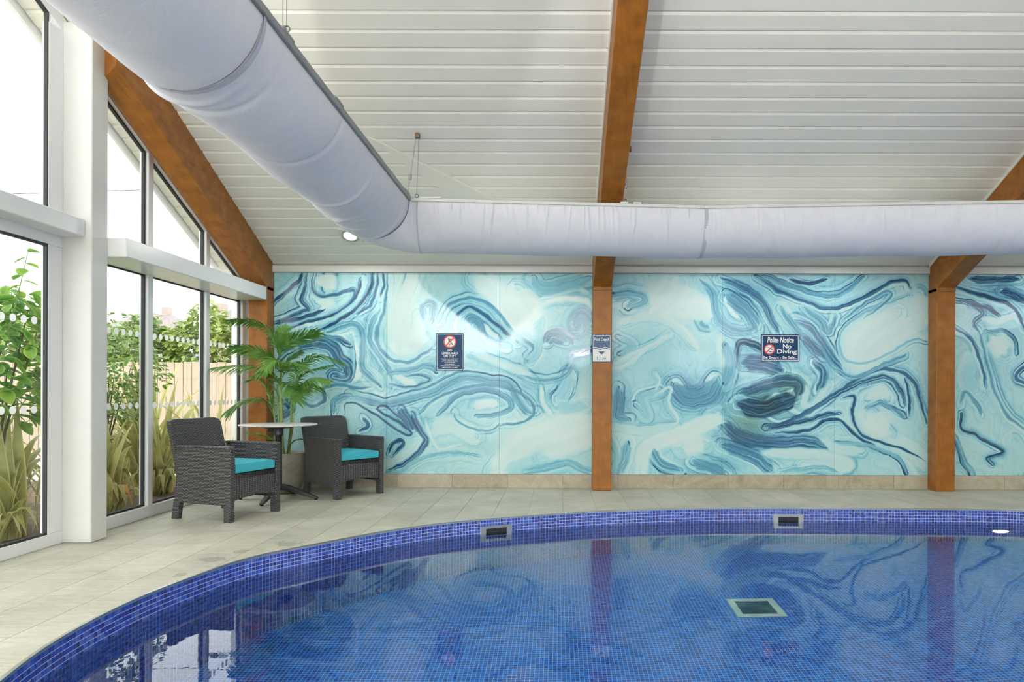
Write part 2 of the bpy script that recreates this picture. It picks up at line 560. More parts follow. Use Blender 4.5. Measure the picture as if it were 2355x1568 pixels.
# ================================================================== SETTING
def structure(o, label, cat):
    return tag(o, label, cat, kind='structure')

# ---- floor slab + individual stone tiles
outer = [(XL - 0.05, YB), (XR, YB), (XR, YW), (XL - 0.05, YW)]
po = [(p[0], p[1]) for p in POOL[::3]]
loops = [[Vector((x, y, 0)) for x, y in outer], [Vector((x, y, 0)) for x, y in po]]
flat = [v for lp in loops for v in lp]
tris = tessellate_polygon(loops)
fl = mesh('floor', [(v.x, v.y, -0.004) for v in flat], tris, M['floor_grout'])
floor = structure(add('floor', fl), 'pale grey stone tiled pool deck around the curved pool', 'floor')

def deck_tiles():
    bm = bmesh.new()
    vs_ = [bm.verts.new((v.x, v.y, 0)) for v in flat]
    for t in tris:
        bm.faces.new([vs_[i] for i in t])
    def cut(co, no):
        bmesh.ops.bisect_plane(bm, geom=bm.verts[:] + bm.edges[:] + bm.faces[:], plane_co=co, plane_no=no, dist=1e-5)
    def clear(axis, val, below):
        cut((val, 0, 0) if axis == 0 else (0, val, 0), (1, 0, 0) if axis == 0 else (0, 1, 0))
        kill = [f for f in bm.faces if (f.calc_center_median()[axis] < val) == below]
        bmesh.ops.delete(bm, geom=kill, context='FACES')
    clear(1, 1.2, True); clear(0, 5.9, False)
    x0 = -1.151 - 0.3 * 8; g = 0.0016
    xs = [x0 + 0.3 * i for i in range(0, 26)]
    for x in xs:
        cut((x - g, 0, 0), (1, 0, 0)); cut((x + g, 0, 0), (1, 0, 0))
    cols = {}
    for f in bm.faces:
        c = f.calc_center_median()
        k = math.floor((c.x - x0) / 0.3)
        u = (c.x - x0) - 0.3 * k
        if u < g or u > 0.3 - g: continue
        cols.setdefault(k, []).append([(v.co.x, v.co.y) for v in f.verts])
    bm.free()
    for k, polys in cols.items():
        cb = bmesh.new()
        for p in polys:
            cb.faces.new([cb.verts.new((x, y, 0)) for x, y in p])
        bmesh.ops.remove_doubles(cb, verts=cb.verts, dist=1e-4)
        off = YW - 0.3 * (k % 2)
        ys = [off - 0.6 * i for i in range(0, 12)]
        for y in ys:
            for s in (-g, g):
                bmesh.ops.bisect_plane(cb, geom=cb.verts[:] + cb.edges[:] + cb.faces[:], plane_co=(0, y + s, 0), plane_no=(0, 1, 0), dist=1e-5)
        cells = {}
        for f in cb.faces:
            c = f.calc_center_median()
            j = math.floor((off - c.y) / 0.6)
            u = (off - c.y) - 0.6 * j
            if u < g or u > 0.6 - g: continue
            cells.setdefault(j, []).append([(v.co.x, v.co.y) for v in f.verts])
        cb.free()
        for j, ps in cells.items():
            tb = bmesh.new()
            for p in ps:
                tb.faces.new([tb.verts.new((x, y, 0)) for x, y in p])
            bmesh.ops.remove_doubles(tb, verts=tb.verts, dist=1e-4)
            bmesh.ops.dissolve_limit(tb, angle_limit=0.01, verts=tb.verts, edges=tb.edges)
            if sum(f.calc_area() for f in tb.faces) < 0.0008:
                tb.free(); continue
            ex = bmesh.ops.extrude_face_region(tb, geom=tb.faces[:])
            bmesh.ops.translate(tb, verts=[e for e in ex['geom'] if isinstance(e, bmesh.types.BMVert)], vec=(0, 0, -0.0035))
            bmesh.ops.recalc_face_normals(tb, faces=tb.faces)
            me = bpy.data.meshes.new('floor_tile'); tb.to_mesh(me); tb.free()
            me.materials.append(M['floor_tile'])
            add('floor_tile', me, floor)
deck_tiles()

# ---- pool basin: grout shell, mosaic tiles, floor
def ring_normals(P):
    t = np.roll(P, -1, 0) - np.roll(P, 1, 0)
    t /= np.linalg.norm(t, axis=1)[:, None]
    n = np.stack([t[:, 1], -t[:, 0]], 1)      # candidate inward normal
    c = P.mean(0)
    if ((c - P) * n).sum() < 0: n = -n
    return t, n
PT, PN = ring_normals(POOL)
v = []; f = []
for i in range(NP):
    x, y = POOL[i]
    v.append((x, y, -0.004)); v.append((x, y, depth_at(x)))
for i in range(NP):
    j = (i + 1) % NP
    f.append((2 * i, 2 * j, 2 * j + 1, 2 * i + 1))
pw = mesh('pool_wall', v, f, M['grout'])
pool_wall = structure(add('pool_wall', pw), 'curved pool side wall faced with small blue mosaic tiles', 'pool wall')
loopb = [[Vector((p[0], p[1], 0)) for p in POOL[::4]]]
tb_ = tessellate_polygon(loopb)
pf = mesh('pool_floor', [(p.x, p.y, depth_at(p.x) + 0.002) for p in loopb[0]], tb_, M['pool_floor'])
# grid it so the slope is smooth
bm = bmesh.new(); bm.from_mesh(pf)
for k in range(-2, 8):
    bmesh.ops.bisect_plane(bm, geom=bm.verts[:] + bm.edges[:] + bm.faces[:], plane_co=(k, 0, 0), plane_no=(1, 0, 0))
for vv in bm.verts: vv.co.z = depth_at(vv.co.x) + 0.002
bm.to_mesh(pf); bm.free()
structure(add('pool_floor', pf), 'blue mosaic pool bottom seen through the water', 'pool floor')

def lw(i):
    p = POOL[i % NP]
    return p
# where the two steel inlet plates sit, measured on the picture
INLETS = [on_floor(1148, 1192.0), on_floor(1814, 1166.5)]
inlet_idx = [int(np.argmin(((POOL - np.array(q)) ** 2).sum(1))) for q in INLETS]
def near_inlet(i, r):
    for k in inlet_idx:
        d = min((i - k) % NP, (k - i) % NP)
        if d <= 5 and r in (2, 3, 4, 5, 6, 7): return True
    return False
TOPZ = -0.014
visible = [i for i in range(NP) if POOL[i][1] > 1.9 and POOL[i][0] < 5.0 and not (POOL[i][1] < 3 and POOL[i][0] > 0)]
def tile_frame(i):
    p = POOL[i]; t = PT[i]; n = PN[i]
    return p, t, n
gap = 0.0038; hw = (PITCH - gap) / 2; TH = 0.0035
cells = [(i, r) for i in visible for r in range(52) if TOPZ - r * PITCH - PITCH > depth_at(POOL[i][0]) - 0.02 and not near_inlet(i, r)]
above = sorted([c for c in cells if c[1] < 5], key=lambda c: np.hypot(*POOL[c[0]]) if POOL[c[0]][1] > 2.35 else 99)
single = set(above[:300])
tile_v = [(-hw, 0, -hw), (hw, 0, -hw), (hw, 0, hw), (-hw, 0, hw)]
def one_tile(w):
    b = 0.0015
    return [(-w, 0, -hw), (w, 0, -hw), (w, 0, hw), (-w, 0, hw), (-w + b, TH, -hw + b), (w - b, TH, -hw + b), (w - b, TH, hw - b), (-w + b, TH, hw - b)]
TF = [(4, 5, 6, 7), (0, 1, 5, 4), (1, 2, 6, 5), (2, 3, 7, 6), (3, 0, 4, 7)]
tme = mesh('mosaic_tile', one_tile(hw), [tuple(reversed(f_)) for f_ in TF], M['mosaic_one'])
sv, sf, st_ = [], [], []
for (i, r) in cells:
    p, t, n = tile_frame(i)
    zc = TOPZ - (r + 0.5) * PITCH
    if (i, r) in single:
        o = add('mosaic_tile', tme, pool_wall)
        o.matrix_local = Matrix(((t[0], n[0], 0, p[0]), (t[1], n[1], 0, p[1]), (0, 0, 1, zc), (0, 0, 0, 1)))
        o.color = random.choice(BLUES)
    else:
        o0 = len(sv)
        for (a, b, c) in one_tile(hw):
            sv.append((p[0] + t[0] * a + n[0] * b, p[1] + t[1] * a + n[1] * b, zc + c))
        sf += [tuple(reversed([q + o0 for q in ff])) for ff in TF]
        st_ += [random.random()] * 5
sme = mesh('mosaic_tiles_beyond', sv, sf, M['mosaic'])
at = sme.attributes.new('tone', 'FLOAT', 'FACE'); at.data.foreach_set('value', st_)
tag(add('mosaic_field', sme, pool_wall), kind='stuff')

# ---- thin steel strip along the pool lip
v = []; f = []
for i in range(NP):
    p, t, n = tile_frame(i)
    a = p - n * 0.012; b = p + n * 0.0045
    v += [(a[0], a[1], 0.0008), (b[0], b[1], 0.0008), (b[0], b[1], TOPZ + 0.002), (p[0], p[1], TOPZ + 0.002)]
for i in range(NP):
    j = (i + 1) % NP
    for k in range(3):
        f.append((4 * i + k, 4 * j + k, 4 * j + k + 1, 4 * i + k + 1))
structure(add('trim_1', mesh('trim_1', v, f, M['steel'])), 'thin steel edging strip along the lip of the pool', 'edging')

# ---- water
wp = [[Vector((p[0], p[1], 0)) for p in POOL[::2]]]
wat = mesh('pool_water', [(p.x, p.y, WATER_Z) for p in wp[0]], tessellate_polygon(wp), M['water'])
if wat.polygons[0].normal.z < 0: wat.flip_normals()
structure(add('pool_water', wat), 'still clear pool water mirroring the marbled wall', 'water')

# ---- mural wall
wall_back = structure(MB().box(XL - 0.05, XR, YW + 0.012, YW + 0.25, -0.02, ceil_z(YW) + 0.1).build('wall_back', M['wall_plain']), 'long wall clad in glossy aqua and navy marbled panels', 'wall')

SA, SB = 3.0158, 2.4154
def cA(*p): return [(620 + x / SA, 600 + y / SA) for x, y in p]
def cB(*p): return [(1380 + x / SB, 600 + y / SB) for x, y in p]
# (points, tone of the core, half width px, reach of the parallel veins px)
ST = []
def s(pts, tone, w, reach): ST.append((pts, tone, w, reach * 1.35))
D, K, MID, AQ, PALE = 0.95, 0.8, 0.62, 0.36, 0.02
# piece of wall left of the middle post
s(cA((10, 300), (120, 215), (200, 130), (218, 80)), D, 3.5, 14)
s(cA((15, 425), (130, 395), (225, 352), (268, 338), (222, 270), (240, 180), (252, 80)), D, 4.5, 16)
s(cA((15, 440), (180, 405), (300, 372), (390, 335)), D, 4, 12)
s(cA((15, 500), (250, 430), (400, 390), (520, 330), (600, 250), (632, 180), (636, 130)), D, 2.6, 16)
s(cA((300, 80), (285, 190), (350, 240), (450, 240), (540, 215), (592, 210), (575, 270), (510, 335), (430, 372)), K, 3.2, 12)
s(cA((320, 490), (450, 430), (560, 370), (640, 290), (700, 200), (715, 80)), D, 3.0, 18)
s(cA((745, 80), (735, 220), (690, 310), (600, 370)), K, 3.0, 14)
s(cA((780, 80), (790, 160), (770, 250)), K, 3, 10)
s(cA((400, 90), (400, 150), (390, 190)), PALE, 22, 12)
s(cA((330, 270), (400, 300), (360, 340)), PALE, 8, 10)
s(cA((400, 490), (480, 455), (600, 435), (650, 520), (650, 600), (640, 740), (690, 800), (770, 870)), MID, 7, 16)
s(cA((760, 330), (712, 420), (700, 540), (760, 660), (830, 760), (842, 830)), MID, 6, 16)
s(cA((600, 550), (612, 700), (612, 790), (575, 835)), PALE, 8, 10)
s(cA((590, 560), (597, 700), (590, 790), (560, 840)), K, 1.6, 6)
s(cA((200, 590), (340, 570), (430, 600), (480, 680), (545, 740), (530, 810), (440, 800)), K, 10, 14)
s(cA((40, 700), (140, 600), (320, 540), (470, 520), (560, 570)), MID, 3, 12)
s(cA((60, 980), (180, 960), (290, 1000), (380, 970), (380, 880), (470, 860), (600, 880), (700, 870)), MID, 4, 14)
s(cA((30, 1120), (160, 1040), (100, 960)), K, 4, 10)
s(cA((990, 80), (920, 300), (880, 430), (900, 550), (960, 580), (1030, 510), (1040, 380)), PALE, 24, 14)
s(cA((815, 80), (800, 300), (745, 460), (765, 600), (850, 680), (970, 700), (1080, 640), (1150, 560)), MID, 4, 20)
s(cA((1065, 400), (1070, 310), (1130, 310), (1115, 420)), MID, 8, 8)
s(cA((1090, 480), (1135, 530), (1140, 600)), MID, 7, 10)
s(cA((1170, 430), (1250, 300), (1380, 258), (1500, 290), (1600, 380), (1700, 500), (1825, 590), (1790, 655)), MID, 4, 18)
s(cA((1280, 480), (1300, 380), (1400, 320), (1500, 380), (1600, 470), (1720, 560)), K, 3.5, 14)
s(cA((1370, 470), (1395, 405), (1450, 430), (1490, 520), (1560, 575), (1650, 600)), MID, 8, 12)
s(cA((1490, 440), (1530, 500), (1590, 540)), PALE, 5, 6)
s(cA((1430, 120), (1580, 230), (1680, 380), (1800, 470)), PALE, 26, 16)
s(cA((1720, 200), (1780, 330), (1820, 430)), PALE, 34, 12)
s(cA((1820, 120), (1900, 200), (2060, 160), (2230, 130)), 0.42, 16, 20)
s(cA((1880, 260), (2000, 230), (2130, 190), (2220, 230)), PALE, 4, 10)
s(cA((1900, 300), (2040, 260), (2180, 280), (2230, 340)), PALE, 5, 12)
s(cA((2120, 440), (2160, 370), (2230, 420)), MID, 20, 16)
s(cA((1900, 560), (1925, 500), (2000, 475), (2080, 512), (2110, 530)), D, 2.6, 6)
s(cA((1920, 560), (1970, 530), (2050, 560)), K, 12, 12)
s(cA((1880, 420), (1860, 560), (1850, 640), (1790, 700)), AQ, 8, 14)
s(cA((820, 780), (960, 760), (1100, 735), (1160, 765)), MID, 8, 14)
s(cA((830, 850), (940, 872), (1060, 850), (1120, 820), (1060, 800), (920, 800)), K, 2, 9)
s(cA((860, 760), (930, 830), (1010, 850)), PALE, 8, 8)
s(cA((560, 930), (700, 965), (830, 990), (1000, 940), (1150, 900), (1250, 840), (1350, 800), (1500, 830), (1650, 850), (1720, 960), (1780, 1040), (1850, 1050)), MID, 7, 18)
s(cA((1170, 1060), (1300, 930), (1500, 890), (1650, 940), (1680, 1020), (1580, 1070), (1440, 1080)), MID, 5, 14)
s(cA((1420, 1010), (1520, 980), (1580, 1000)), PALE, 9, 8)
s(cA((1030, 1050), (1150, 950), (1400, 870), (1650, 880), (1800, 960), (1832, 1050), (1750, 1120), (1580, 1150)), MID, 3, 14)
s(cA((1280, 1050), (1300, 1110), (1400, 1160), (1530, 1180), (1600, 1130)), MID, 2.5, 10)
s(cA((440, 1060), (450, 975), (560, 930)), MID, 7, 12)
s(cA((520, 1070), (535, 985), (640, 1000), (760, 1080), (850, 1150), (950, 1212), (982, 1190), (900, 1120), (800, 1060), (745, 1022), (800, 1005), (880, 1060), (960, 1150)), D, 2.5, 9)
s(cA((640, 1080), (680, 1140), (620, 1180)), K, 4, 8)
s(cA((915, 1020), (950, 1090), (1000, 1170)), K, 10, 10)
s(cA((820, 1450), (950, 1390), (1050, 1310), (1082, 1240), (1020, 1150), (985, 1060)), D, 6, 18)
s(cA((825, 1335), (860, 1270), (922, 1250), (912, 1290), (850, 1350)), D, 2.4, 7)
s(cA((830, 1470), (920, 1450), (1010, 1390), (1120, 1345), (1300, 1325), (1460, 1360)), 0.48, 5, 16)
s(cA((1080, 1100), (1110, 1200), (1165, 1290), (1210, 1300), (1350, 1270)), PALE, 3, 8)
s(cA((1130, 1170), (1270, 1140), (1420, 1220)), 0.12, 20, 10)
s(cA((1560, 1470), (1700, 1310), (1880, 1210), (2080, 1130), (2250, 1110)), PALE, 32, 22)
s(cA((1900, 1330), (2080, 1270), (2240, 1220)), PALE, 26, 12)
s(cA((1780, 1460), (1950, 1420), (2080, 1400), (2160, 1440), (2230, 1460)), 0.5, 9, 16)
s(cA((1640, 1440), (1800, 1390)), 0.25, 12, 14)
s(cA((2000, 960), (2060, 880), (2080, 800)), AQ, 16, 14)
s(cA((1890, 870), (1900, 990), (1960, 1080)), PALE, 5, 10)
s(cA((1740, 800), (1900, 830), (2050, 790), (2130, 690), (2230, 625)), MID, 5, 16)
s(cA((2100, 650), (2180, 640), (2245, 600)), D, 4, 10)
s(cA((1990, 1010), (2080, 1020), (2200, 1000)), 0.3, 12, 12)
s(cA((1400, 640), (1560, 690), (1720, 760), (1840, 840)), 0.1, 8, 10)
# between the posts
s(cB((60, 200), (150, 185), (235, 215), (150, 250)), 0.55, 16, 16)
s(cB((300, 280), (400, 200), (430, 120)), PALE, 50, 16)
s(cB((420, 260), (560, 270), (590, 330)), PALE, 30, 14)
s(cB((130, 350), (260, 315), (420, 370), (520, 470)), 0.08, 4, 14)
s(cB((90, 560), (250, 480), (380, 410)), 0.06, 3.5, 12)
s(cB((65, 600), (140, 580), (280, 470)), 0.06, 3, 8)
s(cB((100, 420), (180, 470), (110, 520)), AQ, 7, 10)
s(cB((310, 620), (335, 665), (300, 740), (390, 700), (380, 780), (432, 885), (345, 920)), 0.06, 2.6, 10)
s(cB((100, 700), (110, 780), (100, 860), (160, 880)), MID, 12, 16)
s(cB((420, 690), (480, 760), (600, 740), (640, 660)), MID, 22, 18)
s(cB((200, 800), (260, 860), (230, 760), (330, 720)), AQ, 8, 14)
s(cB((560, 100), (620, 180), (642, 290), (690, 360), (790, 392), (870, 370)), MID, 9, 16)
s(cB((670, 95), (800, 150), (900, 230), (955, 330), (990, 400)), K, 9, 18)
s(cB((700, 190), (760, 235), (830, 300), (870, 385)), MID, 14, 12)
s(cB((690, 200), (725, 270), (770, 320)), PALE, 5, 6)
s(cB((860, 90), (1000, 170), (1150, 232), (1290, 262), (1450, 210), (1600, 130), (1690, 112), (1715, 152)), K, 3, 14)
s(cB((900, 90), (1050, 140), (1200, 190), (1300, 190), (1400, 140), (1470, 88)), MID, 5, 16)
s(cB((1050, 100), (1150, 128), (1260, 105)), D, 4, 9)
s(cB((1080, 330), (1170, 365), (1220, 430), (1290, 540), (1350, 605)), K, 7, 16)
s(cB((1000, 260), (1060, 340), (1130, 420), (1220, 500), (1290, 600)), MID, 6, 16)
s(cB((1130, 260), (1230, 330), (1265, 400), (1300, 300)), MID, 7, 12)
s(cB((1130, 420), (1180, 470), (1240, 540)), K, 8, 10)
s(cB((1650, 290), (1500, 390), (1420, 490), (1460, 530), (1600, 440), (1740, 350)), PALE, 34, 16)
s(cB((1760, 190), (1790, 300), (1780, 350)), 0.06, 26, 10)
s(cB((1720, 195), (1520, 265), (1370, 360), (1322, 460), (1370, 550), (1480, 562), (1600, 520), (1740, 440), (1812, 450)), 0.42, 3, 14)
s(cB((1340, 335), (1440, 250), (1580, 170), (1612, 200), (1460, 325)), MID, 2.4, 9)
s(cB((920, 915), (1050, 890), (1200, 810), (1350, 720), (1500, 655), (1610, 650), (1670, 720), (1682, 800)), D, 5, 14)
s(cB((1300, 740), (1450, 640), (1600, 600), (1720, 640), (1770, 760), (1815, 900)), K, 3.4, 14)
s(cB((1310, 600), (1400, 640), (1500, 612), (1600, 570), (1690, 520)), MID, 5, 12)
s(cB((1690, 640), (1712, 740), (1712, 860)), D, 3, 8)
s(cB((1480, 760), (1560, 720), (1600, 760)), 0.06, 14, 10)
s(cB((780, 740), (900, 700), (1040, 665), (1105, 690), (1090, 750)), K, 14, 14)
s(cB((770, 800), (880, 820), (1000, 790), (1080, 760)), D, 20, 18)
s(cB((920, 770), (1000, 745), (1050, 820), (1150, 850), (1300, 765)), 0.1, 5, 8)
s(cB((800, 835), (900, 845), (1000, 885), (1150, 855)), 0.1, 2.4, 8)
s(cB((1090, 690), (1145, 720), (1130, 800), (1200, 790), (1262, 690)), 0.12, 7, 9)
s(cB((1190, 560), (1240, 630), (1210, 720)), K, 8, 10)
s(cB((760, 570), (776, 462), (840, 460), (900, 495)), D, 3, 9)
s(cB((800, 560), (900, 570), (1010, 610)), K, 18, 14)
s(cB((700, 470), (720, 560), (690, 680)), 0.5, 14, 14)
s(cB((950, 925), (1100, 900), (1250, 852), (1335, 850)), D, 5, 12)
s(cB((980, 955), (1150, 940), (1250, 880), (1340, 890), (1430, 980), (1530, 1025)), D, 3.4, 12)
s(cB((1500, 860), (1530, 900), (1590, 960)), PALE, 27, 9)
s(cB((1350, 762), (1412, 755), (1405, 860), (1450, 965), (1560, 1005), (1700, 1050), (1815, 1115)), D, 2.8, 14)
s(cB((1480, 820), (1560, 790), (1640, 830), (1690, 870)), MID, 2.4, 9)
s(cB((1310, 1005), (1500, 1025), (1650, 1085), (1700, 1180)), 0.42, 3, 16)
s(cB((1600, 1000), (1740, 1060), (1800, 1150)), 0.1, 16, 14)
s(cB((1220, 990), (1310, 1040), (1450, 1060)), 0.1, 11, 10)
s(cB((690, 900), (800, 980), (950, 1010), (1150, 1000), (1260, 1042)), K, 14, 16)
s(cB((680, 1020), (850, 1090), (960, 1170)), 0.7, 15, 18)
s(cB((900, 1080), (1000, 1065), (1200, 1075), (1380, 1120), (1330, 1150), (1120, 1130)), 0.1, 12, 10)
s(cB((1000, 1170), (1200, 1150), (1330, 1170)), 0.5, 5, 12)
s(cB((650, 850), (600, 900), (500, 940), (360, 1000), (250, 1065), (240, 1190)), PALE, 17, 14)
s(cB((620, 870), (640, 920)), PALE, 22, 12)
s(cB((460, 1030), (580, 1010)), PALE, 20, 12)
s(cB((300, 1050), (340, 1120), (440, 1160)), 0.66, 8, 14)
s(cB((520, 1110), (620, 1150), (700, 1185)), 0.6, 13, 16)
s(cB((150, 1010), (130, 1100), (100, 1190)), 0.5, 10, 16)
s(cB((70, 1000), (90, 1080), (80, 1190)), AQ, 6, 12)
s(cB((70, 930), (250, 940), (420, 920)), 0.15, 10, 12)
# right of the right post
s(cB((1950, 222), (2060, 240), (2120, 290), (2070, 340), (2110, 395)), D, 5, 12)
s(cB((2050, 240), (2140, 260), (2212, 300)), D, 4, 10)
s(cB((1950, 140), (2150, 200), (2300, 262), (2355, 380)), D, 4, 12)
s(cB((2050, 95), (2200, 112), (2320, 98)), D, 8, 12)
s(cB((2230, 172), (2300, 190), (2390, 230)), D, 9, 12)
s(cB((2120, 320), (2210, 330), (2300, 300), (2340, 350)), 0.08, 8, 12)
s(cB((1955, 365), (2060, 440), (2110, 560), (2132, 700)), K, 3, 12)
s(cB((2105, 380), (2130, 500), (2180, 700), (2260, 850), (2390, 960)), MID, 3.4, 18)
s(cB((2180, 420), (2220, 480), (2250, 510)), PALE, 22, 9)
s(cB((2140, 390), (2230, 380), (2300, 440), (2310, 520)), MID, 2.4, 9)
s(cB((2390, 560), (2310, 640), (2390, 700)), K, 4, 9)
s(cB((2000, 800), (2030, 722), (2100, 800), (2120, 860)), MID, 4, 12)
s(cB((2010, 850), (2010, 930), (2080, 960), (2180, 1020), (2242, 1062), (2150, 1092), (2180, 1130)), D, 2.0, 12)
s(cB((1960, 980), (2010, 1100), (2060, 1190)), MID, 3.4, 12)
s(cB((2060, 560), (2040, 640), (2090, 720)), 0.3, 12, 14)
s(cB((2300, 1000), (2330, 1100), (2300, 1180)), 0.22, 16, 16)
OLIVE = cB((1060, 705), (930, 790), (820, 900))

WASH = [(cB((900, 800))[0], 105, 55, 0.32), (cB((480, 700))[0], 60, 50, 0.22), (cB((760, 250))[0], 60, 55, 0.22), (cB((820, 1000))[0], 90, 34, 0.34),
        (cB((1150, 480))[0], 55, 60, 0.18), (cB((640, 1150))[0], 70, 24, 0.22), (cB((110, 780))[0], 36, 44, 0.22), (cB((860, 540))[0], 50, 30, 0.3),
        (cB((400, 220))[0], 80, 50, -0.2), (cB((1620, 340))[0], 85, 60, -0.16), (cB((480, 1010))[0], 90, 36, -0.16), (cB((1540, 900))[0], 50, 40, -0.14),
        (cB((1000, 150))[0], 120, 26, 0.14), (cB((2200, 170))[0], 60, 30, 0.16),
        (cA((480, 700))[0], 60, 46, 0.16), (cA((900, 1100))[0], 60, 46, 0.18), (cA((1450, 450))[0], 66, 50, 0.14), (cA((1500, 900))[0], 120, 40, 0.12),
        (cA((2150, 430))[0], 40, 50, 0.24), (cA((2000, 160))[0], 70, 20, 0.16), (cA((700, 430))[0], 40, 60, 0.12), (cA((2120, 660))[0], 50, 30, 0.16),
        (cA((1950, 1180))[0], 120, 40, -0.22), (cA((1650, 250))[0], 60, 50, -0.18), (cA((930, 350))[0], 40, 80, -0.16), (cA((1300, 1350))[0], 120, 40, -0.06)]
def smooth_noise(x, y, scale, seed, octs=3):
    r_ = np.random.default_rng(seed)
    out = np.zeros_like(x)
    a = 1.0
    for o in range(octs):
        for _ in range(5):
            th = r_.uniform(0, 2 * math.pi); k = (2 ** o) * r_.uniform(0.6, 1.4) / scale * 2 * math.pi
            out += a * 0.2 * np.sin((x * math.cos(th) + y * math.sin(th)) * k + r_.uniform(0, 6.28))
        a *= 0.5
    return out

def tone_field(px, py):
    """tone 0 (cream) .. 1 (navy) at picture-scale wall coordinates px, py"""
    wx = px + 3.2 * smooth_noise(px, py, 120, 1) + 1.6 * smooth_noise(px, py, 34, 5, 2)
    wy = py + 3.2 * smooth_noise(px, py, 120, 2) + 1.6 * smooth_noise(px, py, 34, 6, 2)
    T = 0.22 + 0.08 * smooth_noise(wx, wy, 300, 3, 2)
    # broad washes of darker and paler ink
    for (bx, by), rx, ry, amp in WASH:
        T = T + amp * np.exp(-((wx - bx) / rx) ** 2 - ((wy - by) / ry) ** 2)
    wash = T.copy()
    # fine flowing veins everywhere
    g = smooth_noise(wx, wy * 1.2, 200, 4, 3) + 0.35 * smooth_noise(wx + wy, wy - wx, 90, 14, 2)
    ph = g * 6.0
    fr = ph - np.floor(ph); cell_i = np.floor(ph).astype(int)
    amps = np.random.default_rng(77).uniform(-0.08, 0.15, 64)
    T = T + amps[cell_i % 64] * np.exp(-((fr - 0.5) / 0.16) ** 2) + 0.5 * amps[(cell_i + 20) % 64] * np.exp(-((fr - 0.25) / 0.05) ** 2)
    H = np.zeros_like(T); W = np.zeros_like(T); WN = np.zeros_like(T)
    core = []
    for si, (pts, tone, w, reach) in enumerate(ST):
        C = catmull(pts, 8)
        pad = w + reach * 2.2
        sel = np.where((wx > C[:, 0].min() - pad) & (wx < C[:, 0].max() + pad) & (wy > C[:, 1].min() - pad) & (wy < C[:, 1].max() + pad))[0]
        if len(sel) == 0: continue
        X = wx[sel]; Y = wy[sel]
        best = np.full(len(sel), 1e9); side = np.zeros(len(sel)); par = np.zeros(len(sel))
        n = len(C) - 1
        for k in range(n):
            a = C[k]; b = C[k + 1]; e = b - a; L = e @ e + 1e-9
            u = np.clip(((X - a[0]) * e[0] + (Y - a[1]) * e[1]) / L, 0, 1)
            ddx = X - a[0] - u * e[0]; ddy = Y - a[1] - u * e[1]
            d = ddx * ddx + ddy * ddy
            m = d < best
            best[m] = d[m]; side[m] = np.sign(e[0] * ddy[m] - e[1] * ddx[m]); par[m] = (k + u[m]) / n
        d = np.sqrt(best)
        r_ = np.random.default_rng(100 + si)
        q = d * side
        # thin veins running alongside the stroke, like combed ink
        prof = wash[sel].copy()
        nl = 20
        for c in r_.uniform(-2.0, 2.0, nl) * reach:
            hw_ = r_.uniform(0.55, 1.5) * (1 + 0.25 * r_.random() * abs(c) / reach)
            amp = r_.choice([0.6, 0.45, 0.3, 0.2, -0.22, -0.22]) * (1.0 if tone > 0.3 else 0.5) * (1 - 0.28 * abs(c) / reach)
            wob = 1.2 * np.sin(par * r_.uniform(4, 12) + r_.uniform(0, 6))
            prof = prof + amp * np.exp(-((q - c - wob) / hw_) ** 2)
        for c in r_.uniform(-2.0, 2.0, 3) * reach:
            prof = prof + r_.choice([0.16, -0.12]) * np.exp(-((q - c) / (3 + 3 * r_.random())) ** 2)
        wt = np.exp(-np.maximum(d - w, 0) ** 2 / (0.85 * reach) ** 2)
        H[sel] += wt ** 3 * prof; W[sel] += wt ** 2
        WN[sel] += wt ** 3
        taper = np.clip(np.minimum(par, 1 - par) * 6 + 0.12, 0, 1) ** 0.8
        ww = w * taper
        if tone > 0.3:
            # ink bundle: fine dark and paler filaments inside the stroke
            b_ = np.zeros(len(sel))
            ph = r_.uniform(0, 6.28, 4)
            wl = np.array([2.2, 3.3, 5.2, 9.0]) * (0.7 + 0.05 * w)
            for p_i, w_i in zip(ph, wl):
                b_ += 0.25 * np.sin(2 * math.pi * (q + 1.3 * np.sin(par * 9 + p_i)) / w_i + p_i)
            mixv = np.clip(0.72 + 0.85 * b_, 0, 1) if w > 4 else np.clip(0.95 + 0.4 * b_, 0, 1)
            lowt = np.clip(wash[sel] + 0.04, 0.2, 0.5); tn = lowt + (tone - lowt) * mixv
            soft = 0.7 + 0.16 * w
        else:
            tn = tone + 0.02 * np.sin(q / 5.0 + si)
            soft = 1.2 + 0.25 * w
        a = 1 / (1 + np.exp(np.clip((d - ww) / (0.32 * soft), -30, 30)))
        core.append((tone > 0.3, sel, tn, a * (0.92 if tone > 0.3 else 0.95)))
    Wc = np.clip(W, 0, 1)
    T = T * (1 - Wc) + (H / np.maximum(WN, 1e-6)) * Wc
    for want in (False, True):
        for dark, sel, tone, a in core:
            if dark == want:
                T[sel] = T[sel] * (1 - a) + tone * a
    hue = np.zeros_like(T)
    for (ox, oy) in OLIVE:
        hue = np.maximum(hue, np.exp(-(((px - ox) / 44) ** 2 + ((py - oy) / 34) ** 2)))
    return np.clip(T, 0, 1), 0.75 * hue * (T > 0.3)

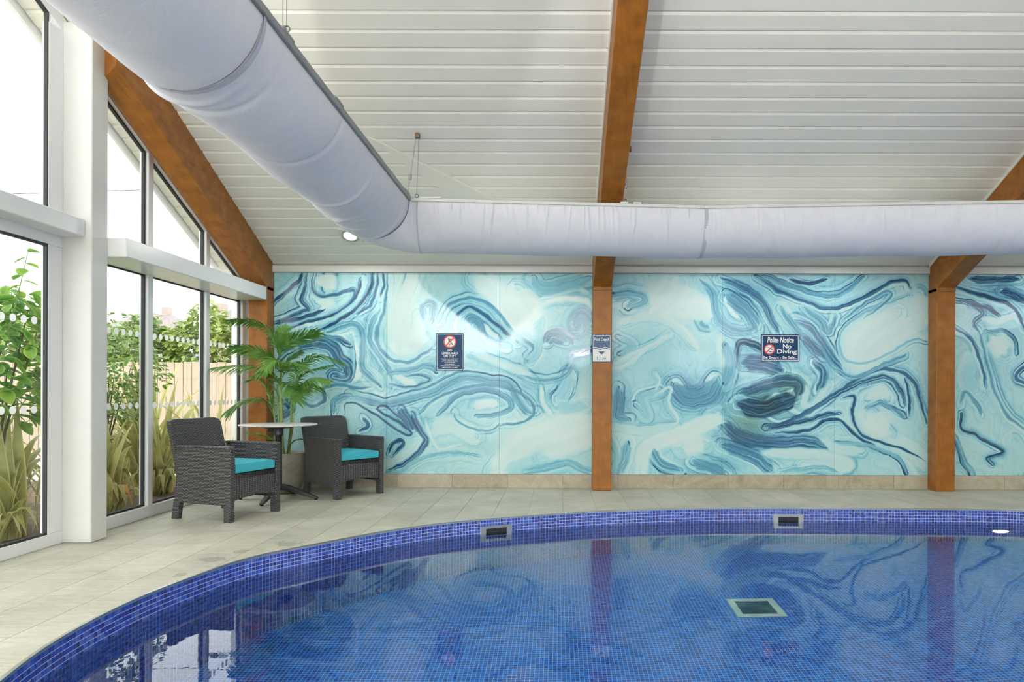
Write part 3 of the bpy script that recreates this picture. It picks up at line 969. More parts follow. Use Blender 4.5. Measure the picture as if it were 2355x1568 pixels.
PZ0, PZ1 = 0.152, 2.335
seams = [-3.09, -1.863, -0.635, 0.585, 1.787, 3.01, 4.235, 5.46]
SW = F / YW
for a, b in zip(seams[:-1], seams[1:]):
    a2, b2 = a + 0.0012, b - 0.0012
    nx = int((b2 - a2) / 0.0068); nz = int((PZ1 - PZ0) / 0.0068)
    xs = np.linspace(a2, b2, nx + 1); zs = np.linspace(PZ0, PZ1, nz + 1)
    XX, ZZ = np.meshgrid(xs, zs)
    px = (VX + XX * SW).ravel(); py = (VY - (ZZ - EYE) * SW + ROLL * XX * SW).ravel()
    T, Hh = tone_field(px, py)
    nv = (nx + 1) * (nz + 1)
    co = np.stack([XX.ravel(), np.full(nv, YW - 0.004), ZZ.ravel()], 1)
    idx = np.arange(nv).reshape(nz + 1, nx + 1)
    q = np.stack([idx[:-1, :-1], idx[:-1, 1:], idx[1:, 1:], idx[1:, :-1]], -1).reshape(-1, 4)
    # rim that gives the sheet its thickness
    rim = np.r_[idx[0, :], idx[1:, -1], idx[-1, :-1][::-1], idx[1:-1, 0][::-1]]
    co2 = co[rim].copy(); co2[:, 1] = YW + 0.011
    m_ = len(rim); ri = np.arange(m_) + nv; nxt = np.roll(np.arange(m_), -1)
    q2 = np.stack([rim[nxt], rim, ri, ri[nxt]], -1)
    me = bpy.data.meshes.new('mural_panel')
    me.from_pydata(np.vstack([co, co2]).tolist(), [], np.vstack([q, q2]).tolist())
    me.materials.append(M['mural'])
    for nm, val in (('tone', T), ('hue', Hh)):
        at = me.attributes.new(nm, 'FLOAT', 'POINT')
        at.data.foreach_set('value', np.r_[val, val[rim]].astype(np.float32))
    add('mural_panel', me, wall_back)

# ---- skirting: one stone per 0.6 m
base = structure(MB().box(XL, XR, YW + 0.004, YW + 0.0115, 0.0, 0.150).build('baseboard_back', M['floor_grout']), 'beige stone skirting along the marbled wall', 'skirting')
for k in range(-4, 12):
    x0, x1 = -1.144 + 0.6 * k, -1.144 + 0.6 * (k + 1)
    x0, x1 = max(x0, -3.08) + 0.0012, min(x1, 5.8) - 0.0012
    if x1 - x0 < 0.05: continue
    MB().box(x0, x1, YW - 0.010, YW + 0.005, 0.001, 0.149).build('skirting_tile', M['skirting'], base, bevel=0.0012)

# ---- cornice between mural and roof
cor = MB().prism([(YW - 0.045, 2.338), (YW + 0.011, 2.338), (YW + 0.011, 2.415), (YW - 0.03, 2.415), (YW - 0.045, 2.405)], 'X', XL + 0.1, XR).build('trim_2', M['white_paint'])
structure(cor, 'white boxed cornice running along the top of the marbled wall', 'cornice')

# ---- ceiling: roof deck plus single planks in each bay
cprof = [(YB, ceil_z(YB) + 0.03), (YR, ceil_z(YR) + 0.03), (YW + 0.25, ceil_z(YW + 0.25) + 0.03), (YW + 0.25, ceil_z(YW + 0.25) + 0.2), (YR, ceil_z(YR) + 0.2), (YB, ceil_z(YB) + 0.2)]
ceiling = structure(MB().prism(cprof, 'X', -3.72, XR).build('ceiling', M['plank']), 'sloping white planked ceiling between timber rafters', 'ceiling')
def plank_prof(y0, y1):
    g, b, th = 0.0015, 0.024, 0.020
    a, c = y0 + g, y1 - g
    def z(y, off): return CA - SL * y + off
    return [(a, z(a, 0.03)), (a, z(a, th)), (a + b, z(a + b, 0)), (c - 0.003, z(c - 0.003, 0)), (c, z(c, 0.003)), (c, z(c, 0.03))]
bays = [(-3.45, 0.37), (0.57, 4.02), (4.22, XR)]
ylines = [4.718 + 0.1323 * k for k in range(-12, 22)]
for (xa, xb) in bays:
    for y0, y1 in zip(ylines[:-1], ylines[1:]):
        if y0 > YW - 0.03: continue
        MB().prism(plank_prof(y0, min(y1, YW)), 'X', xa, xb).build('plank', M['plank'], ceiling)
# eaves overhang outside the glass
for y0, y1 in zip(ylines[:-1], ylines[1:]):
    MB().prism(plank_prof(y0, y1), 'X', -3.70, -3.462).build('soffit_plank', M['plank'], ceiling)
MB().prism([(YR, ceil_z(YR) + 0.22), (YR, ceil_z(YR) - 0.05), (8.4, CA - SL * 8.4 - 0.05), (8.4, CA - SL * 8.4 + 0.22)], 'X', -3.745, -3.72).build('barge_board', M['upvc'], ceiling)
# plain boxed strip lying across the planks
def on_ceil(px, py, lift=0.0):
    a, b = ray(px, py)
    Y = (CA - lift - EYE) / (b + SL)
    return (a * Y, Y)
pA, pB, pC = on_ceil(846, 312), on_ceil(1140, 458), on_ceil(1048, 458)
def ext(p, q, t): return (p[0] + (q[0] - p[0]) * t, p[1] + (q[1] - p[1]) * t)
tri_ = [pA, ext(pA, pB, 1.35), ext(pA, pC, 1.35), ext(pA, pC, 0.04)]
vv = [(x, y, CA - SL * y - 0.012) for x, y in tri_] + [(x, y, CA - SL * y + 0.012) for x, y in tri_]
MB().add(vv, [(0, 1, 2, 3), (7, 6, 5, 4), (0, 4, 5, 1), (1, 5, 6, 2), (2, 6, 7, 3), (3, 7, 4, 0)]).build('cover_strip', M['plank'], ceiling)

# ---- timber frames: post + rafter
labels = ['brown timber post and rafter at the corner beside the glass wall', 'brown timber post and rafter carrying the pool depth sign', 'brown timber post and rafter beside the no diving sign wall', 'brown timber post and rafter farther along the marbled wall']
def wood_uv(o, axis):
    me = o.data
    lay = me.uv_layers.new(name='UVMap') if not me.uv_layers else me.uv_layers[0]
    for p in me.polygons:
        for li in p.loop_indices:
            c = me.vertices[me.loops[li].vertex_index].co
            along = c[axis]; across = c.x + (c.y if axis == 2 else c.z * 0.3)
            lay.data[li].uv = (along * 0.33, across)
for k, X in enumerate(FRAMES):
    root = empty('timber_frame', (X, 7.34, 0))
    tag(root, labels[k], 'post and beam', 'timber frames', 'structure')
    h = 0.1
    o = MB().box(X - h, X + h, 7.25, YW - 0.0115, 0.001, 2.16).build('post', M['wood'], root, bevel=0.004, local=False); wood_uv(o, 2)
    ye_ = YR if X > -3 else COLY1 + 0.002     # the corner rafter stops at the white column
    prof = [(YW - 0.02, 2.125), (7.24, 2.125), (7.24, 2.165), (ye_, under_z(ye_)), (ye_, ceil_z(ye_) + 0.02), (YW - 0.046, ceil_z(YW - 0.046) + 0.02), (YW - 0.046, 2.33), (YW - 0.02, 2.32)]
    mb = MB().prism(prof, 'X', X - h, X + h)
    if X < -3:      # splayed end cut where it dies into the column
        mb.v = [(a, b - 0.13, c + 0.13 * SL) if (a > X and b < COLY1 + 0.1) else (a, b, c) for a, b, c in mb.v]
    o = mb.build('rafter', M['wood'], root, bevel=0.004, local=False); wood_uv(o, 1)
    if X > -3:
        for sx in (-1, 1):
            xx = X + sx * (h + 0.006)
            MB().prism([(YR, ceil_z(YR) - 0.03), (YW - 0.05, ceil_z(YW - 0.05) - 0.03), (YW - 0.05, ceil_z(YW - 0.05) + 0.01), (YR, ceil_z(YR) + 0.01)], 'X', xx - 0.005, xx + 0.005).build('cover_bead', M['plank'], root, local=False)

# ---- glazed wall on the garden side
GX = -3.44           # middle of the glazing
FX0, FX1 = -3.475, XL
def bar_y(parent, y0, y1, z0, z1, x0=FX0, x1=FX1, name='frame_bar', mat='upvc', bevel=0.004):
    return MB().box(x0, x1, y0, y1, z0, z1).build(name, M[mat], parent, bevel=bevel)
def pane(parent, poly, bead=0.016):
    """poly: list of (y,z) — glass sheet with black spacer all round"""
    g = MB().prism(poly, 'X', GX - 0.004, GX + 0.004).build('glass_pane', M['glass'], parent)
    c = np.mean(poly, 0)
    P = [np.array(p) for p in poly]
    n = len(P)
    inner = []
    for i in range(n):
        e1 = P[i] - P[i - 1]; e2 = P[(i + 1) % n] - P[i]
        n1 = np.array([-e1[1], e1[0]]) / np.linalg.norm(e1); n2 = np.array([-e2[1], e2[0]]) / np.linalg.norm(e2)
        if (c - P[i]) @ n1 < 0: n1 = -n1
        if (c - P[i]) @ n2 < 0: n2 = -n2
        A = np.array([n1, n2]); bb = np.array([n1 @ P[i] + bead, n2 @ P[i] + bead])
        inner.append(np.linalg.solve(A, bb))
    mb = MB()
    for i in range(n):
        j = (i + 1) % n
        q = [P[i], P[j], inner[j], inner[i]]
        mb.prism(q, 'X', GX - 0.012, GX + 0.012)
    mb.build('spacer_bar', M['gasket'], g)
    return g
def dots(g, y0, y1, zs, step=0.088, r=0.026):
    n = int((y1 - y0 - 0.06) / step)
    dm = None
    k0 = (y1 + y0) / 2 - (n - 1) * step / 2
    for z in zs:
        for i in range(n):
            o = MB()
            prof = [(r, -0.0006), (r, 0.0006)]
            if dm is None:
                vv = []; n_ = 20
                for t_ in (GX + 0.0042, GX + 0.0052):
                    vv += [(t_, r * math.cos(2 * math.pi * q / n_), r * math.sin(2 * math.pi * q / n_)) for q in range(n_)]
                ff = [tuple(range(n_)), tuple(range(2 * n_ - 1, n_ - 1, -1))] + [(q, (q + 1) % n_, n_ + (q + 1) % n_, n_ + q) for q in range(n_)]
                dm = mesh('marker_dot', vv, ff, M['dot'])
            d = add('marker_dot', dm, g); d.location = (0, k0 + i * step, z)

# lower window beside the chairs
w1 = structure(bar_y(None, COLY1, YW, 0.0, 0.095, FX0, XL, 'window_1'), 'tall white framed lower windows behind the wicker chairs', 'window')
JY = 7.36
for y0, y1 in ((COLY1, 4.95), (5.665, 5.735), (6.60, 6.67), (JY, YW)):
    bar_y(w1, y0, y1, 0.095, 2.02)
bar_y(w1, COLY1, YW, 2.02, 2.10)
for y0, y1 in ((4.95, 5.665), (5.735, 6.60), (6.67, JY)):
    g = pane(w1, [(y0, 0.095), (y1, 0.095), (y1, 2.02), (y0, 2.02)])
    dots(g, y0, y1, (1.515, 0.93))
# upper raked window
def rake(y): return under_z(y) + 0.195
w2 = structure(bar_y(None, COLY1, YW, 2.10, 2.19, FX0, XL, 'window_2'), 'raked upper windows under the corner rafter', 'window')
ZB = 2.19
ye = 7.25 - (ZB + 0.035 + 0.06 - 2.16) / SL
for y0, y1 in ((COLY1, 4.95), (5.665, 5.735), (6.60, 6.67)):
    MB().prism([(y0, ZB), (y1, ZB), (y1, rake(y1) - 0.066), (y0, rake(y0) - 0.066)], 'X', FX0, FX1).build('frame_bar', M['upvc'], w2, bevel=0.004)
MB().prism([(COLY1, rake(COLY1)), (YW, rake(YW)), (YW, rake(YW) - 0.065), (COLY1, rake(COLY1) - 0.065)], 'X', FX0, FX1).build('frame_bar', M['upvc'], w2, bevel=0.004)
for y0, y1 in ((4.95, 5.665), (5.735, 6.60)):
    pane(w2, [(y0, ZB), (y1, ZB), (y1, rake(y1) - 0.065), (y0, rake(y0) - 0.065)])
pane(w2, [(6.67, ZB), (JY, ZB), (JY, rake(JY) - 0.065), (6.67, rake(6.67) - 0.065)], 0.012)
MB().prism([(JY, ZB), (YW, ZB), (YW, rake(YW) - 0.066), (JY, rake(JY) - 0.066)], 'X', FX0, FX1).build('frame_bar', M['upvc'], w2)
# infill above the rake so no sky leaks in
MB().prism([(COLY1, rake(COLY1) - 0.002), (YW, rake(YW) - 0.002), (YW, ceil_z(YW) + 0.04), (COLY1, ceil_z(COLY1) + 0.04)], 'X', FX0 + 0.01, -3.402).build('infill_board', M['upvc'], w2)
# windows nearer than the white column
w3 = structure(bar_y(None, YB, COLY0, 0.0, 0.085, FX0, -3.425, 'window_3'), 'tall white framed lower window beyond the white column', 'window')
mull = [4.59, 3.45, 2.30, 1.15, 0.0, -1.15, -2.3, -3.45]
bar_y(w3, 4.585, COLY0, 0.085, 2.04, FX0, -3.425)
for y in mull[1:]:
    bar_y(w3, y - 0.035, y + 0.035, 0.085, 2.04, FX0, -3.425)
bar_y(w3, YB, COLY0, 2.04, 2.14, FX0, -3.425)
for i in range(len(mull)):
    y1 = mull[i] - (0.0 if i == 0 else 0.035)
    y0 = (mull[i + 1] + 0.035) if i + 1 < len(mull) else YB + 0.05
    g = pane(w3, [(y0, 0.085), (y1, 0.085), (y1, 2.04), (y0, 2.04)])
    if i < 1: dots(g, y0, y1, (1.515, 0.93))
w4 = structure(bar_y(None, YB, COLY0, 2.14, 2.26, FX0, -3.425, 'window_4'), 'upper gable window beyond the white column', 'window')
def rk(y): return (ceil_z(y) - 0.10)
for i in range(4):
    y1 = mull[i] - (0.0 if i == 0 else 0.035)
    y0 = mull[i + 1] + 0.035
    if y0 < YR: y0 = max(y0, 1.2)
    MB().prism([(y0 - 0.07, 2.26), (y0, 2.26), (y0, rk(y0) - 0.051), (y0 - 0.07, rk(y0 - 0.07) - 0.051)], 'X', FX0, -3.425).build('frame_bar', M['upvc'], w4)
    pane(w4, [(y0, 2.26), (y1, 2.26), (y1, rk(y1) - 0.05), (y0, rk(y0) - 0.05)])
MB().box(FX0, -3.425, 4.585, COLY0, 2.26, rk(COLY0) - 0.051).build('frame_bar', M['upvc'], w4, bevel=0.004)
MB().prism([(YR, rk(YR)), (COLY0, rk(COLY0)), (COLY0, rk(COLY0) - 0.05), (YR, rk(YR) - 0.05)], 'X', FX0, -3.425).build('frame_bar', M['upvc'], w4)
MB().prism([(YR, rk(YR) - 0.01), (COLY0, rk(COLY0) - 0.01), (COLY0, ceil_z(COLY0) + 0.04), (YR, ceil_z(YR) + 0.04)], 'X', FX0 + 0.005, -3.4235).build('infill_board', M['upvc'], w4)
wl = structure(MB().prism([(YB, 2.26), (1.13, 2.26), (1.13, ceil_z(1.13) + 0.1), (YB, ceil_z(YB) + 0.1)], 'X', -3.6, -3.43).build('wall_left', M['wall_plain']), 'white gable wall above the garden windows behind the viewer', 'wall')
# white column and transom beams
structure(MB().box(-3.465, -3.226, COLY0, COLY1, 0.001, ceil_z(COLY1) - 0.001).build('column', M['white_paint'], bevel=0.006), 'square white clad column between the tall windows', 'column')
structure(MB().box(-3.425, -3.092, COLY1, 7.245, 2.012, 2.15).build('trim_3', M['upvc'], bevel=0.006), 'deep white transom beam between lower and upper windows by the chairs', 'transom')
structure(MB().box(-3.425, -3.27, YB, COLY0, 2.115, 2.235).build('trim_4', M['upvc'], bevel=0.006), 'slim white transom beam ending at the white column', 'transom')

# ---- walls behind the viewer and to the right (seen only as reflections)
wr = MB().box(XR, XR + 0.2, YB, YW + 0.2, -0.02, 2.2).box(XR, XR + 0.2, YB, 0.0, 2.2, 5.2).box(XR, XR + 0.2, 3.2, YW + 0.2, 2.2, 5.2).box(XR, XR + 0.2, 0.0, 3.2, 4.2, 5.2)
structure(wr.build('wall_right', M['wall_plain']), 'plain white gable wall at the far side of the pool', 'wall')
openings = [(-2.6, -1.4, 0.1, 2.1), (3.13, 4.35, 1.2, 2.18), (5.04, 6.05, 1.2, 2.18)]
mb = MB(); xs = XL
for (a, b, z0, z1) in openings:
    mb.box(xs, a, YB - 0.2, YB, -0.02, 2.5)
    mb.box(a, b, YB - 0.2, YB, -0.02, z0); mb.box(a, b, YB - 0.2, YB, z1, 2.5)
    xs = b
mb.box(xs, XR, YB - 0.2, YB, -0.02, 2.5)
structure(mb.build('wall_front', M['wall_plain']), 'plain wall with windows behind the viewer', 'wall')

# ================================================================== THINGS
# ---- fabric duct
def tri_wave_noise(n, seed):
    r_ = np.random.default_rng(seed); return r_.random(n)
RAILZ = 2.65
def frame_pt(p, outw, rad, tilt, t):
    """point on the hanging half round; t 0 at the inner rail, pi at the outer rail"""
    c, s_ = math.cos(tilt), math.sin(tilt)
    u = Vector((outw[0] * c, outw[1] * c, -s_)); d = Vector((-outw[0] * s_, -outw[1] * s_, -c))
    cen = Vector((p[0], p[1], RAILZ)) + u * rad
    return cen - u * (rad * math.cos(t)) + d * (rad * math.sin(t)), (-u * math.cos(t) + d * math.sin(t))
def sweep(frames, name, parent, fold=0.004, pleat=0.0, seed=0, ring=44):
    r_ = np.random.default_rng(seed)
    n = len(frames)
    K_ = 26
    fs = r_.uniform(0, 1, K_); ft = r_.uniform(0.35, 2.9, K_); fl_ = r_.uniform(0.12, 0.5, K_); fa = r_.uniform(-1, 1, K_); fang = r_.uniform(-2.5, 2.5, K_)
    Ltot = sum((Vector(frames[i + 1][0]) - Vector(frames[i][0])).length for i in range(n - 1)) + 1e-6
    nf = max(4, int(Ltot * 3.2)); fs = r_.uniform(0, Ltot, nf); ft = r_.uniform(0.3, 2.6, nf); fl_ = r_.uniform(0.1, 0.45, nf); fa = r_.choice([-1, 1, 1], nf) * r_.uniform(0.4, 1, nf); fang = r_.uniform(-0.35, 0.35, nf)
    npl = int(Ltot * 16); ps = r_.uniform(0, Ltot, npl); pl = r_.uniform(0.12, 0.9, npl) ** 1.5; pk = r_.uniform(-0.06, 0.06, npl)
    verts = []; faces = []; acc = 0.0; last = None
    for i, (p, outw, rad, tilt) in enumerate(frames):
        if last is not None: acc += (Vector(p) - Vector(last)).length
        last = p
        for k in range(ring + 1):
            t = math.pi * k / ring
            q, nrm = frame_pt(p, outw, rad, tilt, t)
            dsp = 0.0
            if fold:
                ds = acc - fs
                along = (t - ft) * rad
                a_ = np.exp(-((ds - fang * along) / 0.022) ** 2 - (along / fl_) ** 2)
                dsp += fold * float((a_ * fa).sum())
                dsp += fold * 0.5 * math.sin(acc * 5.1 + seed) * math.sin(t * 2)
            if pleat:
                tt = t / (math.pi * 0.5)
                a_ = np.exp(-((acc - ps - pk * tt) / 0.010) ** 2) * np.clip(1 - tt / pl, 0, 1)
                dsp += pleat * float(a_.sum())
            edge = min(1.0, k / 2, (ring - k) / 2)
            verts.append(q + nrm * (dsp * edge))
    m_ = ring + 1
    for i in range(n - 1):
        for k in range(ring):
            faces.append((i * m_ + k, i * m_ + k + 1, (i + 1) * m_ + k + 1, (i + 1) * m_ + k))
        faces.append((i * m_ + ring, i * m_, (i + 1) * m_, (i + 1) * m_ + ring))
    mb = MB().add(verts, faces)
    o = mb.build(name, M['duct'], parent, smooth=True, local=False)
    for p_ in o.data.polygons:
        if abs(p_.normal.z) > 0.9 and p_.area > 0.0: pass
    return o
def band(frame_a, frame_b, parent, lift=0.006):
    verts = []; faces = []
    for (p, outw, rad, tilt) in (frame_a, frame_b):
        for k in range(41):
            q, nrm = frame_pt(p, outw, rad, tilt, math.pi * k / 40)
            verts.append(q + nrm * lift)
    for k in range(40): faces.append((k, k + 1, 41 + k + 1, 41 + k))
    return MB().add(verts, faces).build('zip_seam', M['duct_seam'], parent, smooth=True, local=False)

duct = empty('fabric_duct', (-1.25, 5.72, RAILZ))
tag(duct, 'long white half-round fabric air duct hung below the ceiling', 'air duct')
RA, RB, TB = 0.322, 0.283, R(20)
AX, AY = -1.25, 5.72
Bp, Cp, Dp = (1.27, 5.93), (3.9, 5.73), (7.4, 5.25)
def line_frames(p, q, outw0, outw1, r0, r1, t0, t1, step):
    n = max(2, int(math.hypot(q[0] - p[0], q[1] - p[1]) / step))
    out = []
    for i in range(n + 1):
        u = i / n
        o = Vector((outw0[0] * (1 - u) + outw1[0] * u, outw0[1] * (1 - u) + outw1[1] * u)).normalized()
        out.append(((p[0] + (q[0] - p[0]) * u, p[1] + (q[1] - p[1]) * u, 0), (o.x, o.y), r0 + (r1 - r0) * u, t0 + (t1 - t0) * u))
    return out
W_ = (-1.0, 0.0)
def nrm2(p, q):
    d = Vector((q[0] - p[0], q[1] - p[1])).normalized(); return (-d.y, d.x)
nAB, nBC, nCD = nrm2((AX, AY), Bp), nrm2(Bp, Cp), nrm2(Cp, Dp)
mid = lambda a, b: tuple(Vector((a[0] + b[0], a[1] + b[1])).normalized())
nB, nC = mid(nAB, nBC), mid(nBC, nCD)
fr_near = line_frames((AX, -3.6), (AX, 2.88), W_, W_, RA, RA, 0, 0, 0.05)
fr_left = line_frames((AX, 2.88), (AX, AY), W_, W_, RA, RA, 0, 0, 0.014)
sweep(fr_near, 'duct_sleeve', duct, 0.02, 0, 3, 40)
sweep(fr_left, 'duct_sleeve', duct, 0.02, 0, 4, 48)
el = []
A2 = (AX + 0.06, AY + 0.005)
for i in range(17):
    u = i / 16
    a = math.pi - (math.pi - math.atan2(nAB[1], nAB[0])) * u
    el.append(((AX + 0.06 * u, AY + 0.005 * u, 0), (math.cos(a), math.sin(a)), RA + (RB - RA) * u, TB * u))
sweep(el, 'duct_elbow', duct, 0.0, 0, 5, 44)
fr_ab = line_frames(A2, Bp, nAB, nB, RB, RB, TB, TB, 0.0055)
fr_bc = line_frames(Bp, Cp, nB, nC, RB, RB, TB, TB, 0.0075)
fr_cd = line_frames(Cp, Dp, nC, nCD, RB, RB, TB, TB, 0.03)
sweep(fr_ab, 'duct_sleeve', duct, 0.008, 0.016, 6, 48)
sweep(fr_bc, 'duct_sleeve', duct, 0.009, 0.006, 7, 48)
sweep(fr_cd, 'duct_sleeve', duct, 0.004, 0.0, 8, 40)
band(fr_left[0], fr_left[2], duct); band(fr_left[-2], fr_left[-1], duct, 0.004)
band(fr_ab[0], fr_ab[2], duct, 0.004); band(fr_bc[0], fr_bc[4], duct, 0.003)
def rail_run(p, q, mat, w=0.016, h=0.034):
    d = Vector((q[0] - p[0], q[1] - p[1], 0)); L = d.length; d.normalize(); n_ = Vector((-d.y, d.x, 0))
    v_ = []
    for c in (p, q):
        for a_, z_ in ((-w, -0.004), (w, -0.004), (w, h), (-w, h)):
            v_.append(Vector((c[0], c[1], RAILZ + z_)) + n_ * a_)
    return MB().add(v_, [(0, 1, 2, 3), (7, 6, 5, 4), (0, 4, 5, 1), (1, 5, 6, 2), (2, 6, 7, 3), (3, 7, 4, 0)]).build('rail', M[mat], duct, bevel=0.003, local=False)
rail_run((AX, -3.6), (AX, AY - 0.01), 'alu')
rail_run((AX, AY), Bp, 'white_alu', 0.012, 0.022); rail_run(Bp, Cp, 'white_alu', 0.012, 0.022); rail_run(Cp, Dp, 'white_alu', 0.012, 0.022)
rail_run((AX - 2 * RA, -3.6), (AX - 2 * RA, AY), 'alu')
for y in (3.13, 3.86, 5.60, 1.8):
    MB().box(AX - 0.012, AX + 0.014, y - 0.07, y + 0.07, RAILZ + 0.034, RAILZ + 0.052).build('rail_joint', M['alu'], duct, bevel=0.004, local=False)
for px in (995, 1435, 1465, 2095):
    u = px
    X = (px - VX) / F * 5.85
    Y = AY + (Bp[1] - AY) * (X - AX) / (Bp[0] - AX) if X < Bp[0] else Bp[1] + (Cp[1] - Bp[1]) * (X - Bp[0]) / (Cp[0] - Bp[0])
    w_ = 0.09 if px == 995 else 0.035
    MB().box(X - w_, X + w_, Y - 0.012, Y + 0.012, RAILZ + 0.022, RAILZ + 0.036).build('rail_joint', M['white_alu'], duct, bevel=0.002, local=False)

def hanger(name_label, top, hooks):
    zt = ceil_z(top[1])
    r = empty('suspension_wire', (top[0], top[1], zt)); tag(r, name_label, 'duct hanger', 'wire duct hangers')
    MB().box(top[0] - 0.018, top[0] + 0.018, top[1] - 0.02, top[1] + 0.02, zt - 0.035, zt + 0.004).build('bracket', simple('bronze_bracket', rgb(96, 76, 50), 0.4, 0.7), r, bevel=0.003, local=False)
    for k, hk in enumerate(hooks):
        a = Vector((top[0] + (0.012 if k else -0.012), top[1], zt - 0.03)); b = Vector(hk) + Vector((0, 0, 0.03))
        MB().tube([a, b], 0.0018, 6).build('cable', M['wire'], r, local=False)
        ring_ = [Vector(hk) + Vector((0.014 * math.cos(w), 0, 0.014 + 0.014 * math.sin(w))) for w in np.linspace(0, 2 * math.pi, 14)]
        MB().tube(ring_, 0.004, 6).build('eye_bolt', M['wire'], r, local=False)
        if k == 0:
            m_ = a.lerp(b, 0.72)
            MB().tube([m_ + Vector((0, 0, 0.022)), m_ - Vector((0, 0, 0.022))], 0.012, 10).build('cable_gripper', M['alu'], r, local=False)
hanger('thin double wire holding the corner of the white duct', (-1.185, 5.73), [(-1.255, 5.69, RAILZ + 0.03), (-1.19, 5.735, RAILZ + 0.03)])
hanger('thin wire holding the duct beside the middle timber rafter', (0.605, 5.86), [(0.575, 5.875, RAILZ + 0.03)])
hanger('long double wire holding the grey rail of the duct', (-1.25, 3.12), [(-1.262, 3.12, RAILZ + 0.05), (-1.245, 3.12, RAILZ + 0.05)])

# ---- recessed ceiling spotlight half hidden by the duct
def downlight(x, y, label):
    z = ceil_z(y)
    r = empty('ceiling_spotlight', (x, y, z)); tag(r, label, 'ceiling light')
    ang = -math.atan(SL)
    r.rotation_euler = (ang, 0, 0)
    MB().box(-0.105, 0.105, -0.105, 0.105, -0.014, 0.004).build('mounting_plate', M['white_paint'], r, bevel=0.004)
    mb = MB().lathe([(0.085, -0.022), (0.085, -0.012), (0.062, -0.012), (0.062, -0.022)], (0, 0, 0), 32, False)
    mb.build('bezel_ring', M['steel'], r, smooth=False)
    MB().lathe([(0.062, -0.019), (0.062, -0.013)], (0, 0, 0), 28).build('lamp_disc', M['lamp'], r)
    ld = bpy.data.lights.new('bulb', 'AREA'); ld.shape = 'DISK'; ld.size = 0.12; ld.energy = 6.0; ld.color = (1, 0.98, 0.95)
    lo = add('bulb', ld, r); lo.location = (0, 0, -0.03)
    return r
p_ = on_ceil(806, 540)
downlight(p_[0], p_[1], 'round recessed spotlight on a white plate peeping out below the duct')
for X_ in (-0.55, 1.75, 2.95, 5.3):      # added spotlights, unseen behind the duct, to brighten the back deck
    downlight(X_, p_[1], 'added recessed spotlight behind the duct that brightens the back deck')['group'] = 'added spotlights'

def lamp(name, parent, loc, rot, size, power, col=(0.97, 0.98, 1.0)):
    ld = bpy.data.lights.new(name, 'AREA'); ld.shape = 'DISK'; ld.size = size; ld.energy = power; ld.color = col
    o = add(name, ld, parent); o.location = loc; o.rotation_euler = rot
    return o
# added uplighters, out of view: half-bowl lamps put in to brighten the ceiling
for q, (X, PW) in enumerate(((-2.1, 1350.0), (0.6, 380.0), (4.7, 60.0), (7.0, 30.0))):
    r = empty('added_uplighter', (X, YB + 0.16, 1.65)); tag(r, 'added white bowl uplighter behind the viewer that brightens the ceiling', 'added lamp', 'added uplighters')
    MB().lathe([(0.02, -0.13), (0.09, -0.11), (0.13, -0.04), (0.145, 0.06), (0.135, 0.06), (0.12, -0.03), (0.02, -0.12)], (0, 0, 0), 28, False).build('bowl', M['white_paint'], r, smooth=True)
    lamp('bulb', r, (0, 0, 0.0), (R(150), 0, 0), 0.18, PW)

# ---- pool inlets
for k, i in enumerate(inlet_idx):
    p, t, n = tile_frame(i)
    r = empty('pool_inlet', (p[0], p[1], -0.07))
    tag(r, ['steel pool inlet plate on the bend of the mosaic wall near the chairs', 'steel pool inlet plate on the mosaic wall under the no diving sign'][k], 'pool inlet', 'steel pool inlets')
    rz = math.atan2(t[1], t[0])
    r.rotation_euler = (0, 0, rz)
    sgn = 1 if (-math.sin(rz) * n[0] + math.cos(rz) * n[1]) > 0 else -1
    W2, H0, H1, wi, h0, h1 = 0.134, -0.150, 0.008, 0.091, -0.115, -0.016
    y0, y1 = sorted((0.0, sgn * 0.010))
    mb = MB()
    mb.box(-W2, W2, y0, y1, h1, H1); mb.box(-W2, W2, y0, y1, H0, h0); mb.box(-W2, -wi, y0, y1, h0, h1); mb.box(wi, W2, y0, y1, h0, h1)
    mb.build('face_plate', M['steel'], r, bevel=0.001)
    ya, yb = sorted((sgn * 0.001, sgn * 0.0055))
    MB().box(-wi, wi, ya, yb, h0, h1).build('throat_shade', M['black'], r)  # flat black slab painting the shade inside the opening
    MB().box(-0.004, 0.004, *sorted((sgn * 0.006, sgn * 0.009)), h0, h1 - 0.02).build('weir_bar', M['dark_metal'], r)

# ---- underwater lamp
q = on_floor(2323, 1226, WATER_Z)
q = np.array(q) * (6.02 / q[1])
i = int(np.argmin(((POOL - q) ** 2).sum(1))); p, t, n = tile_frame(i)
r = empty('pool_light', (p[0], p[1], WATER_Z - 0.36)); tag(r, 'round glowing lamp set in the pool wall under water', 'pool light')
mb = MB()
ringv = []
for (rad, dep) in ((0.095, 0.004), (0.095, 0.014), (0.07, 0.02)):
    for k in range(28):
        w = 2 * math.pi * k / 28
        c = t * (rad * math.cos(w)) + n * dep
        ringv.append((c[0], c[1], rad * math.sin(w)))
ff = [(a * 28 + k, a * 28 + (k + 1) % 28, (a + 1) * 28 + (k + 1) % 28, (a + 1) * 28 + k) for a in range(2) for k in range(28)]
MB().add(ringv, ff).build('bezel_ring', M['steel'], r)
dv = [(t[0] * 0.07 * math.cos(2 * math.pi * k / 28) + n[0] * 0.019, t[1] * 0.07 * math.cos(2 * math.pi * k / 28) + n[1] * 0.019, 0.07 * math.sin(2 * math.pi * k / 28)) for k in range(28)]
MB().add(dv, [tuple(range(28))]).build('lens', M['poollamp'], r)

